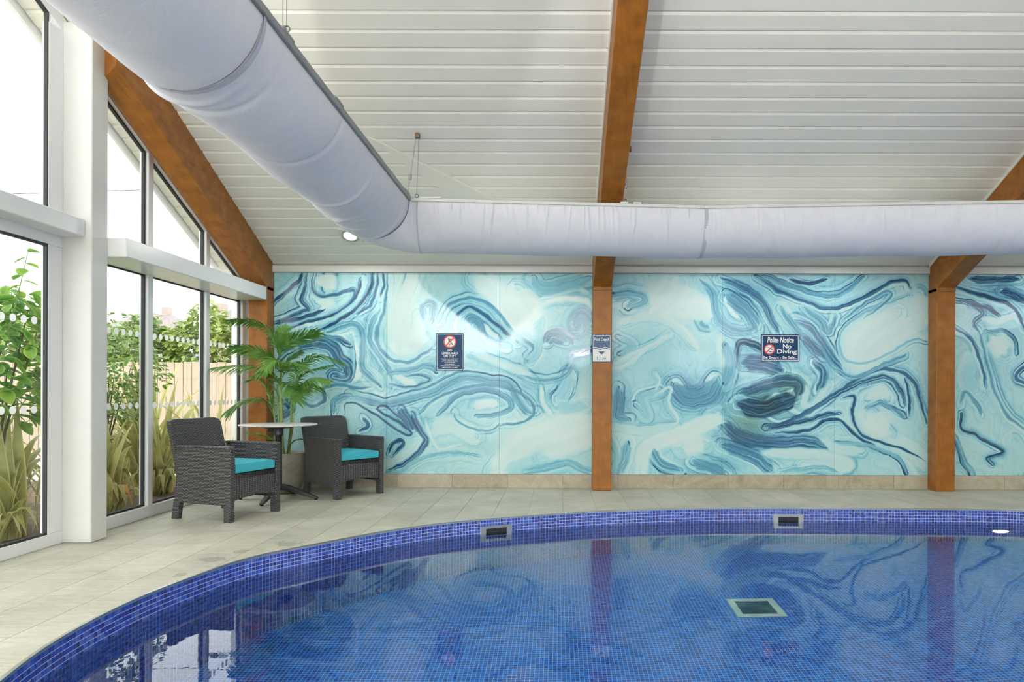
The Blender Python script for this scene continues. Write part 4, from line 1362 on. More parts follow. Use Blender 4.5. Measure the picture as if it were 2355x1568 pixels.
# ---- floor drain grate on the pool bottom
def refr(px, py):
    a, b = ray(px, py)
    Ye = (WATER_Z - EYE) / b
    d = Vector((a, 1, b)).normalized()
    h_in = math.sqrt(d.x ** 2 + d.y ** 2); hs = h_in / 1.333
    tanr = hs / math.sqrt(1 - hs * hs)
    hd = Vector((d.x, d.y)).normalized()
    x, y = a * Ye, Ye
    for _ in range(6):
        dep = WATER_Z - depth_at(x)
        x, y = a * Ye + hd.x * tanr * dep, Ye + hd.y * tanr * dep
    return x, y
x, y = refr(1738, 1398)
zb = depth_at(x) + 0.004
r = empty('floor_drain', (x, y, zb)); tag(r, 'square drain grate with a pale frame on the pool bottom', 'drain')
mb = MB(); o_, i_ = 0.165, 0.118
mb.box(-o_, o_, -o_, -i_, 0, 0.012); mb.box(-o_, o_, i_, o_, 0, 0.012); mb.box(-o_, -i_, -i_, i_, 0, 0.012); mb.box(i_, o_, -i_, i_, 0, 0.012)
mb.build('rim', simple('pale_drain_frame', rgb(206, 232, 222), 0.5), r)
MB().box(-i_, i_, -i_, i_, 0.0, 0.006).build('grate_plate', simple('drain_grey', rgb(58, 84, 92), 0.35, var=0.15, scale=20), r)

# ---- signs
def text(body, cx, z, w, h, mat, parent, y, bold=0.0, shear=0.0, name='lettering'):
    cu = bpy.data.curves.new('lettering', 'FONT')
    cu.body = body; cu.align_x = 'CENTER'; cu.align_y = 'CENTER'; cu.size = 1.0; cu.offset = bold; cu.shear = shear; cu.extrude = 0.002
    cu.resolution_u = 3
    ob = bpy.data.objects.new('tmp', cu); COL.objects.link(ob)
    dg = bpy.context.evaluated_depsgraph_get()
    me = bpy.data.meshes.new_from_object(ob.evaluated_get(dg))
    bpy.data.objects.remove(ob)
    co = np.empty(len(me.vertices) * 3); me.vertices.foreach_get('co', co); co = co.reshape(-1, 3)
    lo, hi = co.min(0), co.max(0)
    co = (co - (lo + hi) / 2)
    kx = w / (hi[0] - lo[0]); ky = h / (hi[1] - lo[1])
    out = np.stack([co[:, 0] * kx, -co[:, 2] * 0.1, co[:, 1] * ky], 1)
    me.vertices.foreach_set('co', out.ravel()); me.update()
    me.materials.clear(); me.materials.append(M[mat])
    o = add(name, me, parent); o.location = (cx, y, z)
    return o
def board(name, label, x0, x1, z0, z1, y, mat):
    r = empty(name, ((x0 + x1) / 2, y, (z0 + z1) / 2)); tag(r, label, 'sign', 'blue wall signs')
    w, h = (x1 - x0) / 2, (z1 - z0) / 2
    MB().box(-w, w, -0.006, 0, -h, h).build('panel', M[mat], r, bevel=0.0008)
    return r, w, h
def outline(r, w, h, ins, th, mat, y=-0.0068):
    a, b = w - ins, h - ins
    mb = MB()
    mb.box(-a, a, y, -0.0059, b - th, b); mb.box(-a, a, y, -0.0059, -b, -b + th); mb.box(-a, -a + th, y, -0.0059, -b + th, b - th); mb.box(a - th, a, y, -0.0059, -b + th, b - th)
    mb.build('border_line', M[mat], r)
def disc(r, cx, cz, rad, mat, y0, y1, name, n=36):
    vv = [(cx + rad * math.cos(2 * math.pi * k / n), y_, cz + rad * math.sin(2 * math.pi * k / n)) for y_ in (y0, y1) for k in range(n)]
    ff = [tuple(range(n)), tuple(range(2 * n - 1, n - 1, -1))] + [(k, (k + 1) % n, n + (k + 1) % n, n + k) for k in range(n)]
    return MB().add(vv, ff).build(name, M[mat], r)
def poly(r, pts, mat, y0, y1, name):
    return MB().prism(pts, 'Y', y0, y1).build(name, M[mat], r)
def prohibit(r, cx, cz, rad, pict):
    disc(r, cx, cz, rad, 'red_print', -0.0070, -0.0059, 'red_ring')
    disc(r, cx, cz, rad * 0.8, 'sign_white', -0.0074, -0.0069, 'white_disc')
    for pts in pict:
        poly(r, [(cx + a * rad, cz + b * rad) for a, b in pts], 'black_print', -0.0078, -0.0073, 'pictogram')
    c = math.cos(R(45)); L = rad * 0.86; t_ = rad * 0.10
    poly(r, [(cx - L * c - t_ * c, cz - L * c + t_ * c), (cx - L * c + t_ * c, cz - L * c - t_ * c), (cx + L * c + t_ * c, cz + L * c - t_ * c), (cx + L * c - t_ * c, cz + L * c + t_ * c)], 'red_print', -0.0082, -0.0077, 'red_bar')
def wz(py): return EYE - (py - VY) / F * YW
def wxx(px, py=800): return (px - VX + ROLL * (py - VY)) / F * YW
TY = -0.0062
ys = YW - 0.004
r, w, h = board('wall_sign', 'tall navy sign reading no lifeguard on duty', wxx(1004), wxx(1066), wz(853), wz(767), ys, 'sign_navy')
outline(r, w, h, 0.009, 0.006, 'white_print')
k = 2 * h / 1375.0     # sign height covers 1375 px of the close-up
def zc(v_): return h - (v_ - 100) * k
prohibit(r, 0.0, zc(415), 235 * k, [[(-.3, .62), (-.08, .66), (-.02, .35), (.02, -.05), (-.2, -.1), (-.26, .3)], [(.0, .42), (.2, .45), (.2, .3), (.02, .3)], [(-.1, -.35), (.45, -.35), (.45, -.42), (-.1, -.42)], [(.2, -.05), (.27, -.05), (.45, -.55), (.38, -.55)], [(.05, -.22), (.38, -.22), (.38, -.28), (.05, -.28)], [(-.12, -.3), (-.05, -.3), (-.05, -.75), (-.12, -.75)]])
for body, v_, ww, hh in (('NO', 732, 155, 78), ('LIFEGUARD', 838, 580, 84), ('ON DUTY', 944, 460, 84)):
    text(body, 0, zc(v_), ww * k, hh * k, 'white_print', r, TY, 0.022)
for body, v_, ww, hh in (('BUOYANCY AIDS ARE PERMITTED', 1046, 630, 27), ('PLEASE ENSURE YOUR OWN', 1085, 540, 27), ('SAFETY IN THE POOL AND THAT', 1126, 610, 30), ('OF OTHER BATHERS', 1166, 390, 27), ('FOR URGENT', 1240, 360, 38), ('ASSISTANCE, PLEASE USE', 1300, 705, 42), ('EMERGENCY ALARM', 1360, 560, 40)):
    text(body, 0, zc(v_), ww * k, hh * k, 'white_print', r, TY, 0.012)
r, w, h = board('wall_sign', 'wide navy polite notice sign reading no diving', wxx(1749.5), wxx(1838), wz(829.5), wz(767.5), ys, 'sign_navy')
outline(r, w, h, 0.011, 0.006, 'white_print')
k = 2 * w / 1740.0
def zc(v_): return h - (v_ - 140) * k
def xc(u_): return -w + (u_ - 180) * k
text('Polite Notice', xc(1060), zc(390), 1200 * k, 260 * k, 'white_print', r, TY, 0.025, 0.22)
text('No', xc(1360), zc(675), 380 * k, 210 * k, 'white_print', r, TY, 0.025)
text('Diving', xc(1355), zc(935), 890 * k, 250 * k, 'white_print', r, TY, 0.022)
text('Be Smart - Be Safe...', xc(1058), zc(1180), 1520 * k, 125 * k, 'white_print', r, TY, 0.018)
prohibit(r, xc(560), zc(815), 243 * k, [[(-.5, .5), (-.45, .54), (.35, .1), (.3, .02)], [(.3, .1), (.62, -.12), (.56, -.2), (.2, .02)], [(.48, .16), (.6, .18), (.62, .05), (.5, .04)], [(-.2, -.5), (.1, -.3), (.4, -.42), (.6, -.36), (.5, -.5), (.1, -.5)]])
yp = 7.249
def px_on(px): return (px - VX) / F * yp
r, w, h = board('post_sign', 'pool depth sign showing 1.1m fixed on the middle timber post', px_on(1361.5), px_on(1405), EYE - (832.5 - VY) / F * yp, EYE - (769 - VY) / F * yp, yp, 'sign_navy')
poly(r, [(-w + 0.007, h - 0.007), (w - 0.007, h - 0.007), (w - 0.007, -h + 0.007), (-w + 0.007, -h + 0.007)], 'sign_white', -0.0068, -0.0059, 'white_field')
wave = lambda off: [(-w + 0.012 + i * (2 * w - 0.024) / 24, h * 0.02 + off + 0.007 * math.sin(i / 24 * 3.2 * math.pi + 0.6)) for i in range(25)]
poly(r, [(-w + 0.012, h - 0.012)] + wave(0.006) + [(w - 0.012, h - 0.012)], 'navy_print', -0.0074, -0.0067, 'blue_field')
w1_ = wave(-0.004); w2_ = wave(-0.013)
poly(r, w1_ + w2_[::-1], 'navy_print', -0.0074, -0.0067, 'wave_line')
poly(r, [(-w * 0.36, -h * 0.22), (w * 0.36, -h * 0.22), (0, -h * 0.46)], 'navy_print', -0.0074, -0.0067, 'arrow')
text('1.1m', 0, -h * 0.72, w * 0.95, h * 0.22, 'navy_print', r, -0.0068, 0.01)
text('Pool Depth', 0, h * 0.62, w * 1.62, h * 0.3, 'white_print', r, -0.0074, 0.02, 0.15)

# ---- wicker armchairs
def armchair(loc, rz, sc, label):
    r = empty('wicker_armchair', loc, rz); r.scale = (sc, sc, sc)
    tag(r, label, 'armchair', 'wicker armchairs')
    for s_ in (-1, 1):
        y0, y1 = sorted((s_ * 0.245, s_ * 0.295))
        # woven side with sloping rear edge
        prof = [(-0.285, 0.14), (0.235, 0.135), (0.235, 0.60), (-0.262, 0.60), (-0.258, 0.40)]
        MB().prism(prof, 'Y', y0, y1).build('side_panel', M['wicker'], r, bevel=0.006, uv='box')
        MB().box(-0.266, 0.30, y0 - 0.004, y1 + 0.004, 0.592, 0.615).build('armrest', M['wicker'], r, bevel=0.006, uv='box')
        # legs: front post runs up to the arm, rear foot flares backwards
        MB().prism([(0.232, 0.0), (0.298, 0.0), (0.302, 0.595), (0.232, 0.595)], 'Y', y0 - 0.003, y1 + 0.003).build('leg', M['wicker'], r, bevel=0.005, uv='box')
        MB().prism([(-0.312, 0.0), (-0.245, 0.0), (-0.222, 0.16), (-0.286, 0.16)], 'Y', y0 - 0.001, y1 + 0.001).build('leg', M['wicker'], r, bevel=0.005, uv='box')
    # front apron with a shallow arch
    n = 12
    pr = [(-0.245, 0.385), (0.245, 0.385)] + [(0.245 - 0.49 * i / n, 0.165 + 0.028 * math.sin(math.pi * i / n)) for i in range(n + 1)]
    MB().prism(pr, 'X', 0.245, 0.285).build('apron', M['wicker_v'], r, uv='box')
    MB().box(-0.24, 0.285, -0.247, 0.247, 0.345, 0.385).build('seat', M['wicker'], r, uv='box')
    # backrest: leaning slab with rounded top corners, slight hollow
    nu, nv_ = 12, 10
    vv = []
    for side in (0, 1):
        for j in range(nv_ + 1):
            z = 0.30 + 0.53 * j / nv_
            for i_ in range(nu + 1):
                u = -1 + 2 * i_ / nu
                zz = z
                if j == nv_: zz -= 0.018 * max(0, abs(u) - 0.8) / 0.2 + 0.004 * (1 - u * u)
                hwid = 0.278 - (0.010 if j == nv_ else 0)
                x = -0.215 - 0.135 * (z - 0.30) / 0.53 - 0.018 * (1 - u * u) - (0.046 if side else 0)
                vv.append((x, u * hwid, zz))
    N_ = (nu + 1) * (nv_ + 1)
    ff = []
    for j in range(nv_):
        for i_ in range(nu):
            a = j * (nu + 1) + i_
            ff.append((a, a + 1, a + nu + 2, a + nu + 1)); ff.append((N_ + a, N_ + a + nu + 1, N_ + a + nu + 2, N_ + a + 1))
    rim = [i_ for i_ in range(nu + 1)] + [(j + 1) * (nu + 1) - 1 for j in range(1, nv_ + 1)] + [nv_ * (nu + 1) + i_ for i_ in range(nu - 1, -1, -1)] + [j * (nu + 1) for j in range(nv_ - 1, 0, -1)]
    for a, b in zip(rim, rim[1:] + rim[:1]): ff.append((a, b, N_ + b, N_ + a))
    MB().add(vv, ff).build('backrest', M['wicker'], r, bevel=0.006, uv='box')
    return r
def cushion(loc, rz, sc, label):
    nx, ny = 16, 16
    vv = []; ff = []
    for side in (0, 1):
        for i_ in range(nx + 1):
            for j in range(ny + 1):
                u = -1 + 2 * i_ / nx; v_ = -1 + 2 * j / ny
                x = 0.03 + 0.262 * u; y = 0.236 * v_
                z = 0.392 + (0.07 if side == 0 else 0)
                bul = (1 - u ** 6) * (1 - v_ ** 6)
                z += (0.012 * bul + 0.008 * u * 0 + 0.010 * max(0, u) * (1 - v_ * v_) * 0) if side == 0 else 0.0
                vv.append((x, y, z))
    N_ = (nx + 1) * (ny + 1)
    for i_ in range(nx):
        for j in range(ny):
            a = i_ * (ny + 1) + j
            ff.append((a, a + ny + 1, a + ny + 2, a + 1)); ff.append((N_ + a, N_ + a + 1, N_ + a + ny + 2, N_ + a + ny + 1))
    rim = [j for j in range(ny + 1)] + [i_ * (ny + 1) + ny for i_ in range(1, nx + 1)] + [nx * (ny + 1) + j for j in range(ny - 1, -1, -1)] + [i_ * (ny + 1) for i_ in range(nx - 1, 0, -1)]
    for a, b in zip(rim, rim[1:] + rim[:1]): ff.append((a, b, N_ + b, N_ + a))
    o = MB().add(vv, ff).build('seat_cushion', M['cushion'], None, bevel=0.006, segs=2)
    o.location = loc; o.rotation_euler = (0, 0, rz); o.scale = (sc, sc, sc)
    tag(o, label, 'cushion', 'turquoise seat cushions')
C1 = ((-2.80, 5.80, 0.004 * 0), R(-17.5), 0.985)
C2 = ((-2.185, 6.975, 0), R(-37), 0.95)
armchair(*C1, 'charcoal wicker armchair standing in front of the garden windows')
cushion(*C1, 'turquoise cushion on the armchair by the garden windows')
armchair(*C2, 'charcoal wicker armchair against the marbled wall beside the plant pot')
cushion(*C2, 'turquoise cushion on the armchair against the marbled wall')

# ---- bistro table
tx, ty = -2.70, 6.60
r = empty('bistro_table', (tx, ty, 0), R(-8)); tag(r, 'round marble-look bistro table on a charcoal star base', 'table')
MB().lathe([(0.338, 0.715), (0.355, 0.720), (0.358, 0.726), (0.355, 0.730)], (0, 0, 0), 64).build('tabletop', M['marble'], r)
MB().lathe([(0.13, 0.694), (0.13, 0.7145)], (0, 0, 0), 28).build('top_plate', M['dark_metal'], r)
MB().box(-0.10, 0.02, -0.025, 0.025, 0.655, 0.695).build('tilt_lever', M['dark_metal'], r, bevel=0.005)
MB().lathe([(0.036, 0.62), (0.045, 0.63), (0.045, 0.69), (0.06, 0.694)], (0, 0, 0), 24).build('collar', M['dark_metal'], r)
MB().lathe([(0.038, 0.09), (0.034, 0.12), (0.032, 0.63)], (0, 0, 0), 24).build('column', M['dark_metal'], r, smooth=True)
for q in range(4):
    a = q * math.pi / 2 + R(8)
    c, s_ = math.cos(a), math.sin(a)
    st = [(0.0, 0.15, 0.035, 0.05), (0.10, 0.135, 0.034, 0.045), (0.25, 0.075, 0.030, 0.034), (0.36, 0.034, 0.026, 0.026), (0.385, 0.018, 0.022, 0.018)]
    vv = []; ff = []
    for (rr, z, hw_, th) in st:
        for (sd, up) in ((-1, 0), (1, 0), (1, 1), (-1, 1)):
            zz = max(z - th * (1 - up), 0.012) if not up else z + 0.004
            vv.append((c * rr - s_ * sd * hw_ * 0.8, s_ * rr + c * sd * hw_ * 0.8, zz))
    for i_ in range(len(st) - 1):
        for k_ in range(4):
            ff.append((i_ * 4 + k_, i_ * 4 + (k_ + 1) % 4, i_ * 4 + 4 + (k_ + 1) % 4, i_ * 4 + 4 + k_))
    ff += [(0, 1, 2, 3), (len(st) * 4 - 1, len(st) * 4 - 2, len(st) * 4 - 3, len(st) * 4 - 4)]
    ft_ = MB().add(vv, ff).build('foot', M['dark_metal'], r, bevel=0.004)
    MB().lathe([(0.014, 0.0), (0.016, 0.013)], (c * 0.365, s_ * 0.365, 0), 14).build('glide', M['black'], ft_)

# ---- potted palm
px0, py0 = -2.835, 7.07
palm = empty('potted_palm', (px0, py0, 0)); tag(palm, 'feathery green palm in a rounded concrete pot', 'potted plant')
MB().lathe([(0.12, 0.0), (0.145, 0.012), (0.178, 0.07), (0.200, 0.16), (0.212, 0.28), (0.217, 0.40), (0.212, 0.412), (0.198, 0.412), (0.194, 0.39), (0.19, 0.36)], (0, 0, 0), 56, False).build('pot', M['concrete'], palm, smooth=True)
MB().lathe([(0.0, 0.384), (0.19, 0.378)], (0, 0, 0), 40, False).build('soil', M['soil_pot'], palm)
def cane(x, y, h0, h1, r0, lean, name='cane'):
    mb = MB(); pts = []; rr = []
    z = h0; k = 0
    zs = list(np.arange(h0, h1, 0.012)) + [h1]
    nodes = [h0 + 0.12 * q for q in range(20)]
    for z in zs:
        u = (z - h0) / (h1 - h0)
        pts.append((x + lean[0] * u, y + lean[1] * u, z))
        ring_ = 1 + (0.14 if min(abs(z - q) for q in nodes) < 0.006 else 0)
        rr.append(r0 * (1 - 0.35 * u) * ring_)
    mb.tube(pts, rr, 12)
    return mb.build(name, M['palm_stem'], palm, smooth=True)
cane(0.02, -0.09, 0.37, 1.26, 0.0165, (-0.03, 0.02))
cane(-0.03, -0.02, 0.37, 1.12, 0.014, (-0.035, 0.0))
cane(0.06, -0.02, 0.37, 0.98, 0.010, (0.05, 0.0))
cane(-0.07, 0.02, 0.37, 0.95, 0.009, (-0.05, 0.0))
def c6(x, y): return (480 + x / 5.6, 720 + y / 5.6)
def frond(pxs, y0, y1, nleaf, ln, seed, droop=0.35, twist=0.0, bare=0.12):
    r_ = random.Random(seed)
    n = len(pxs)
    P = [at_depth(a, b, y0 + (y1 - y0) * (i_ / (n - 1)) ** 1.0) for i_, (a, b) in enumerate(pxs)]
    C = [Vector(p) for p in resample(catmull(P, 8), 60)[0]]
    org = Vector((px0, py0, 0))
    C = [c - org for c in C]
    mb = MB()
    mb.tube(C[::3] + [C[-1]], [0.0055 * (1 - 0.75 * i_ / 20) for i_ in range(len(C[::3]) + 1)], 6)
    L = sum((C[i_ + 1] - C[i_]).length for i_ in range(59))
    for k_ in range(nleaf):
        u = bare + (1 - bare) * (k_ + 0.5 * r_.random()) / nleaf
        i_ = min(58, int(u * 59))
        p = C[i_]; t_ = (C[i_ + 1] - C[max(0, i_ - 1)]).normalized()
        side = t_.cross(Vector((0, 0, 1)))
        if side.length < 0.1: side = Vector((0, 1, 0)).cross(t_)
        side.normalize()
        if twist: side = Matrix.Rotation(twist, 3, t_) @ side
        nrm = side.cross(t_).normalized()
        for s_ in (-1, 1):
            le = ln * (0.55 + 0.75 * math.sin(math.pi * min(1, 0.12 + 0.88 * u)) ** 0.8) * r_.uniform(0.85, 1.12) * (0.75 if u > 0.93 else 1)
            ang = R(52 - 26 * u + r_.uniform(-7, 7))
            d = (t_ * math.cos(ang) + side * (s_ * math.sin(ang)) + nrm * r_.uniform(0.05, 0.28)).normalized()
            wv = d.cross(nrm).normalized()
            hw_ = 0.0070 * r_.uniform(0.8, 1.15)
            pts = []
            for q_, (f_, wd) in enumerate(((0, 0.35), (0.3, 1.0), (0.65, 0.85), (1.0, 0.05))):
                c_ = p + d * (le * f_) - Vector((0, 0, 1)) * (droop * le * f_ * f_)
                pts.append((c_ - wv * hw_ * wd, c_ + nrm * (hw_ * 0.35 * wd), c_ + wv * hw_ * wd))
            vv = [q_ for tr in pts for q_ in tr]
            ff = []
            for q_ in range(3):
                a = q_ * 3
                ff += [(a, a + 1, a + 4, a + 3), (a + 1, a + 2, a + 5, a + 4)]
            mb.add(vv, ff)
    me_ = bpy.data.meshes.new('frond')
    me_.from_pydata(mb.v, [], mb.f); me_.materials.append(M['palm']); me_.update()
    return add('frond', me_, palm)
FR = [
    ([c6(905, 560), c6(830, 280), c6(640, 135), c6(450, 95), c6(235, 95)], 7.0, 6.85, 34, 0.12, 0.45),
    ([c6(905, 560), c6(1000, 400), c6(1200, 310), c6(1420, 250)], 7.0, 6.9, 34, 0.15, 0.2),
    ([c6(930, 660), c6(750, 560), c6(560, 480), c6(290, 440)], 6.95, 6.7, 34, 0.13, 0.35),
    ([c6(870, 1000), c6(740, 810), c6(600, 705), c6(350, 690), c6(50, 712)], 6.95, 6.62, 40, 0.13, 0.45),
    ([c6(1070, 1120), c6(1150, 760), c6(1250, 615), c6(1400, 550), c6(1600, 590), c6(1750, 650)], 7.05, 6.95, 38, 0.12, 0.5),
    ([c6(1080, 1080), c6(1180, 830), c6(1350, 730), c6(1590, 670)], 7.1, 7.15, 36, 0.13, 0.4),
    ([c6(1120, 1160), c6(1200, 930), c6(1350, 860), c6(1550, 870)], 6.95, 6.8, 36, 0.14, 0.45),
    ([c6(830, 1300), c6(720, 1130), c6(500, 1120), c6(330, 1210), c6(230, 1290)], 6.95, 6.7, 34, 0.13, 0.5),
    ([c6(940, 800), c6(900, 640), c6(820, 620), c6(720, 720)], 6.95, 6.7, 28, 0.14, 0.4),
    ([c6(940, 900), c6(1010, 900), c6(1060, 1000), c6(1130, 1150)], 6.92, 6.7, 26, 0.13, 0.3),
    ([c6(840, 1300), c6(760, 1000), c6(660, 860), c6(500, 860)], 7.1, 7.0, 34, 0.14, 0.4),
    ([(652, 1045), (640, 1020), (610, 1003), (566, 994)], 7.0, 6.95, 22, 0.09, 0.3),
    ([(660, 1040), (672, 1018), (690, 1010), (706, 1014)], 7.0, 7.05, 12, 0.08, 0.4),
    ([c6(930, 720), c6(1040, 600), c6(1180, 505)], 7.12, 7.2, 24, 0.12, 0.3),
    ([c6(1060, 1130), c6(1200, 980), c6(1320, 930), c6(1450, 960)], 6.95, 6.78, 32, 0.13, 0.5),
    ([c6(915, 600), c6(900, 420), c6(950, 260), c6(1010, 190)], 7.02, 7.1, 28, 0.13, 0.2),
    ([c6(930, 950), c6(850, 830), c6(760, 760), c6(640, 780)], 6.9, 6.68, 32, 0.14, 0.5),
    ([c6(950, 820), c6(1020, 700), c6(1120, 640), c6(1240, 700)], 6.98, 6.8, 30, 0.13, 0.5),
]
for q, (pxs, y0, y1, nl, ln, dr) in enumerate(FR):
    frond(pxs, y0, y1, int(nl * 1.35), ln * 1.08, q, dr, twist=random.Random(q).uniform(-0.7, 0.7))
# bare leaf stalks rising from the pot
for q, (a, b) in enumerate([((655, 1040), c6(870, 1000)), ((655, 1040), c6(830, 1300)), ((660, 1040), c6(1070, 1120)), ((662, 1040), c6(1120, 1160)), ((650, 1040), c6(840, 1300)), ((660, 1040), c6(1060, 1130))]):
    A_ = at_depth(a[0], a[1], 7.03 + 0.02 * q) - Vector((px0, py0, 0)); B_ = at_depth(b[0], b[1], 7.0) - Vector((px0, py0, 0))
    A_.z = 0.37
    m_ = A_.lerp(B_, 0.5) + Vector((0.01, 0, 0.0))
    MB().tube([A_, m_, B_], [0.006, 0.005, 0.004], 6).build('leaf_stalk', M['palm_stem'], palm, smooth=True)

# ================================================================== GARDEN OUTSIDE
ground = structure(add('garden_ground', mesh('garden_ground', [(-60, -30, -0.06), (-3.47, -30, -0.06), (-3.47, 90, -0.06), (-60, 90, -0.06)], [(0, 1, 2, 3)], M['bounce_ground'])), 'ground beyond the garden bed, made pale to bounce daylight', 'ground')
bed = structure(MB().box(-6.2, -3.48, 2.0, 8.6, -0.058, -0.03).build('garden_bed', M['soil']), 'brown planting bed outside the tall windows', 'soil')
wing = structure(MB().box(-3.96, -3.48, 8.28, 8.6, -0.05, 3.2).build('wall_outside', M['render_white']), 'white rendered wing wall outside the corner window', 'wall')

def blade_mesh(L, w, bend, tip, seed):
    """sword leaf with pale margins, from the origin upwards, leaning along +x"""
    n = 9; vv = []; ff = []; ed = []
    x = z = 0.0; a = 0.12
    kink = bend > 1.3
    for i_ in range(n + 1):
        u = i_ / n
        wd = w * (0.55 + 0.45 * math.sin(math.pi * min(1, u * 1.1 + 0.1))) * (1 - u ** 5) + 0.001
        cx, cz = math.cos(a), math.sin(a)
        for k_, (o, e) in enumerate(((-1, 1.0), (-0.72, 0.0), (0, 0.0), (0.72, 0.0), (1, 1.0))):
            lift = 0.25 * wd * abs(o)
            vv.append((x - cx * 0 + lift * cx, o * wd, z + lift * -0.0)); ed.append(e)
        st_ = L / n
        a += bend / n * (0.4 + (1.9 * u if not kink else (5.0 if 0.5 < u < 0.68 else 0.35)))
        x += math.sin(a) * st_; z += math.cos(a) * st_
    for i_ in range(n):
        for k_ in range(4):
            b = i_ * 5 + k_
            ff.append((b, b + 1, b + 6, b + 5))
    me_ = bpy.data.meshes.new('leaf'); me_.from_pydata(vv, [], ff); me_.update()
    at_ = me_.attributes.new('edge', 'FLOAT', 'POINT'); at_.data.foreach_set('value', ed)
    me_.polygons.foreach_set('use_smooth', [True] * len(me_.polygons))
    return me_
blades = []
for q in range(10):
    me_ = blade_mesh(1.0, 0.035 + 0.012 * random.random(), [0.25, 0.5, 0.8, 1.2, 1.6, 1.9, 0.4, 1.45, 0.15, 2.1][q], 0, q); me_.materials.append(M['flax']); blades.append(me_)
dry = []
for q in (3, 5, 7):
    me_ = blades[q].copy(); me_.materials.clear(); me_.materials.append(M['flax_dry']); dry.append(me_)
def flax(x, y, n, L, label, ndry=3, seed=0):
    rr = random.Random(seed)
    r = empty('flax_plant', (x, y, -0.03)); tag(r, label, 'plant', 'flax plants in the bed')
    for q in range(n):
        me_ = rr.choice(dry) if q < ndry else blades[rr.choice([0, 1, 2, 3, 4, 5, 6, 7, 8, 9])]
        o = add('leaf', me_, r)
        az = rr.uniform(0, 2 * math.pi)
        # keep blades out of the glass: those that lean towards it stay steep
        toward = math.cos(az)
        o.location = (rr.uniform(-0.1, 0.1), rr.uniform(-0.12, 0.12), 0)
        le = L * rr.uniform(0.6, 1.1) * (0.5 if toward > 0.25 and x > -4.3 else 1)
        o.scale = (le, le ** 0.4 * rr.uniform(0.8, 1.2), le)
        o.rotation_euler = (rr.uniform(-0.12, 0.12), rr.uniform(-0.1, 0.12), az)
flax(-4.05, 4.95, 66, 1.0, 'olive flax plant close to the window beyond the white column', 2, 1)
flax(-4.0, 6.02, 90, 1.05, 'olive flax plant with a yellowed blade beside the variegated shrub', 4, 2)
flax(-4.2, 7.12, 90, 1.45, 'tall striped flax plant rising in front of the fence', 3, 3)
flax(-3.95, 7.8, 56, 1.15, 'flax plant with orange dry blades beside the white wing wall', 9, 4)
flax(-4.75, 6.55, 34, 1.35, 'flax plant standing behind the others towards the fence', 2, 5)
flax(-4.9, 8.2, 36, 1.6, 'flax plant with tall upright blades near the fence', 2, 6)
flax(-4.6, 5.3, 30, 1.2, 'flax plant behind the broad leaved shrub', 2, 7)

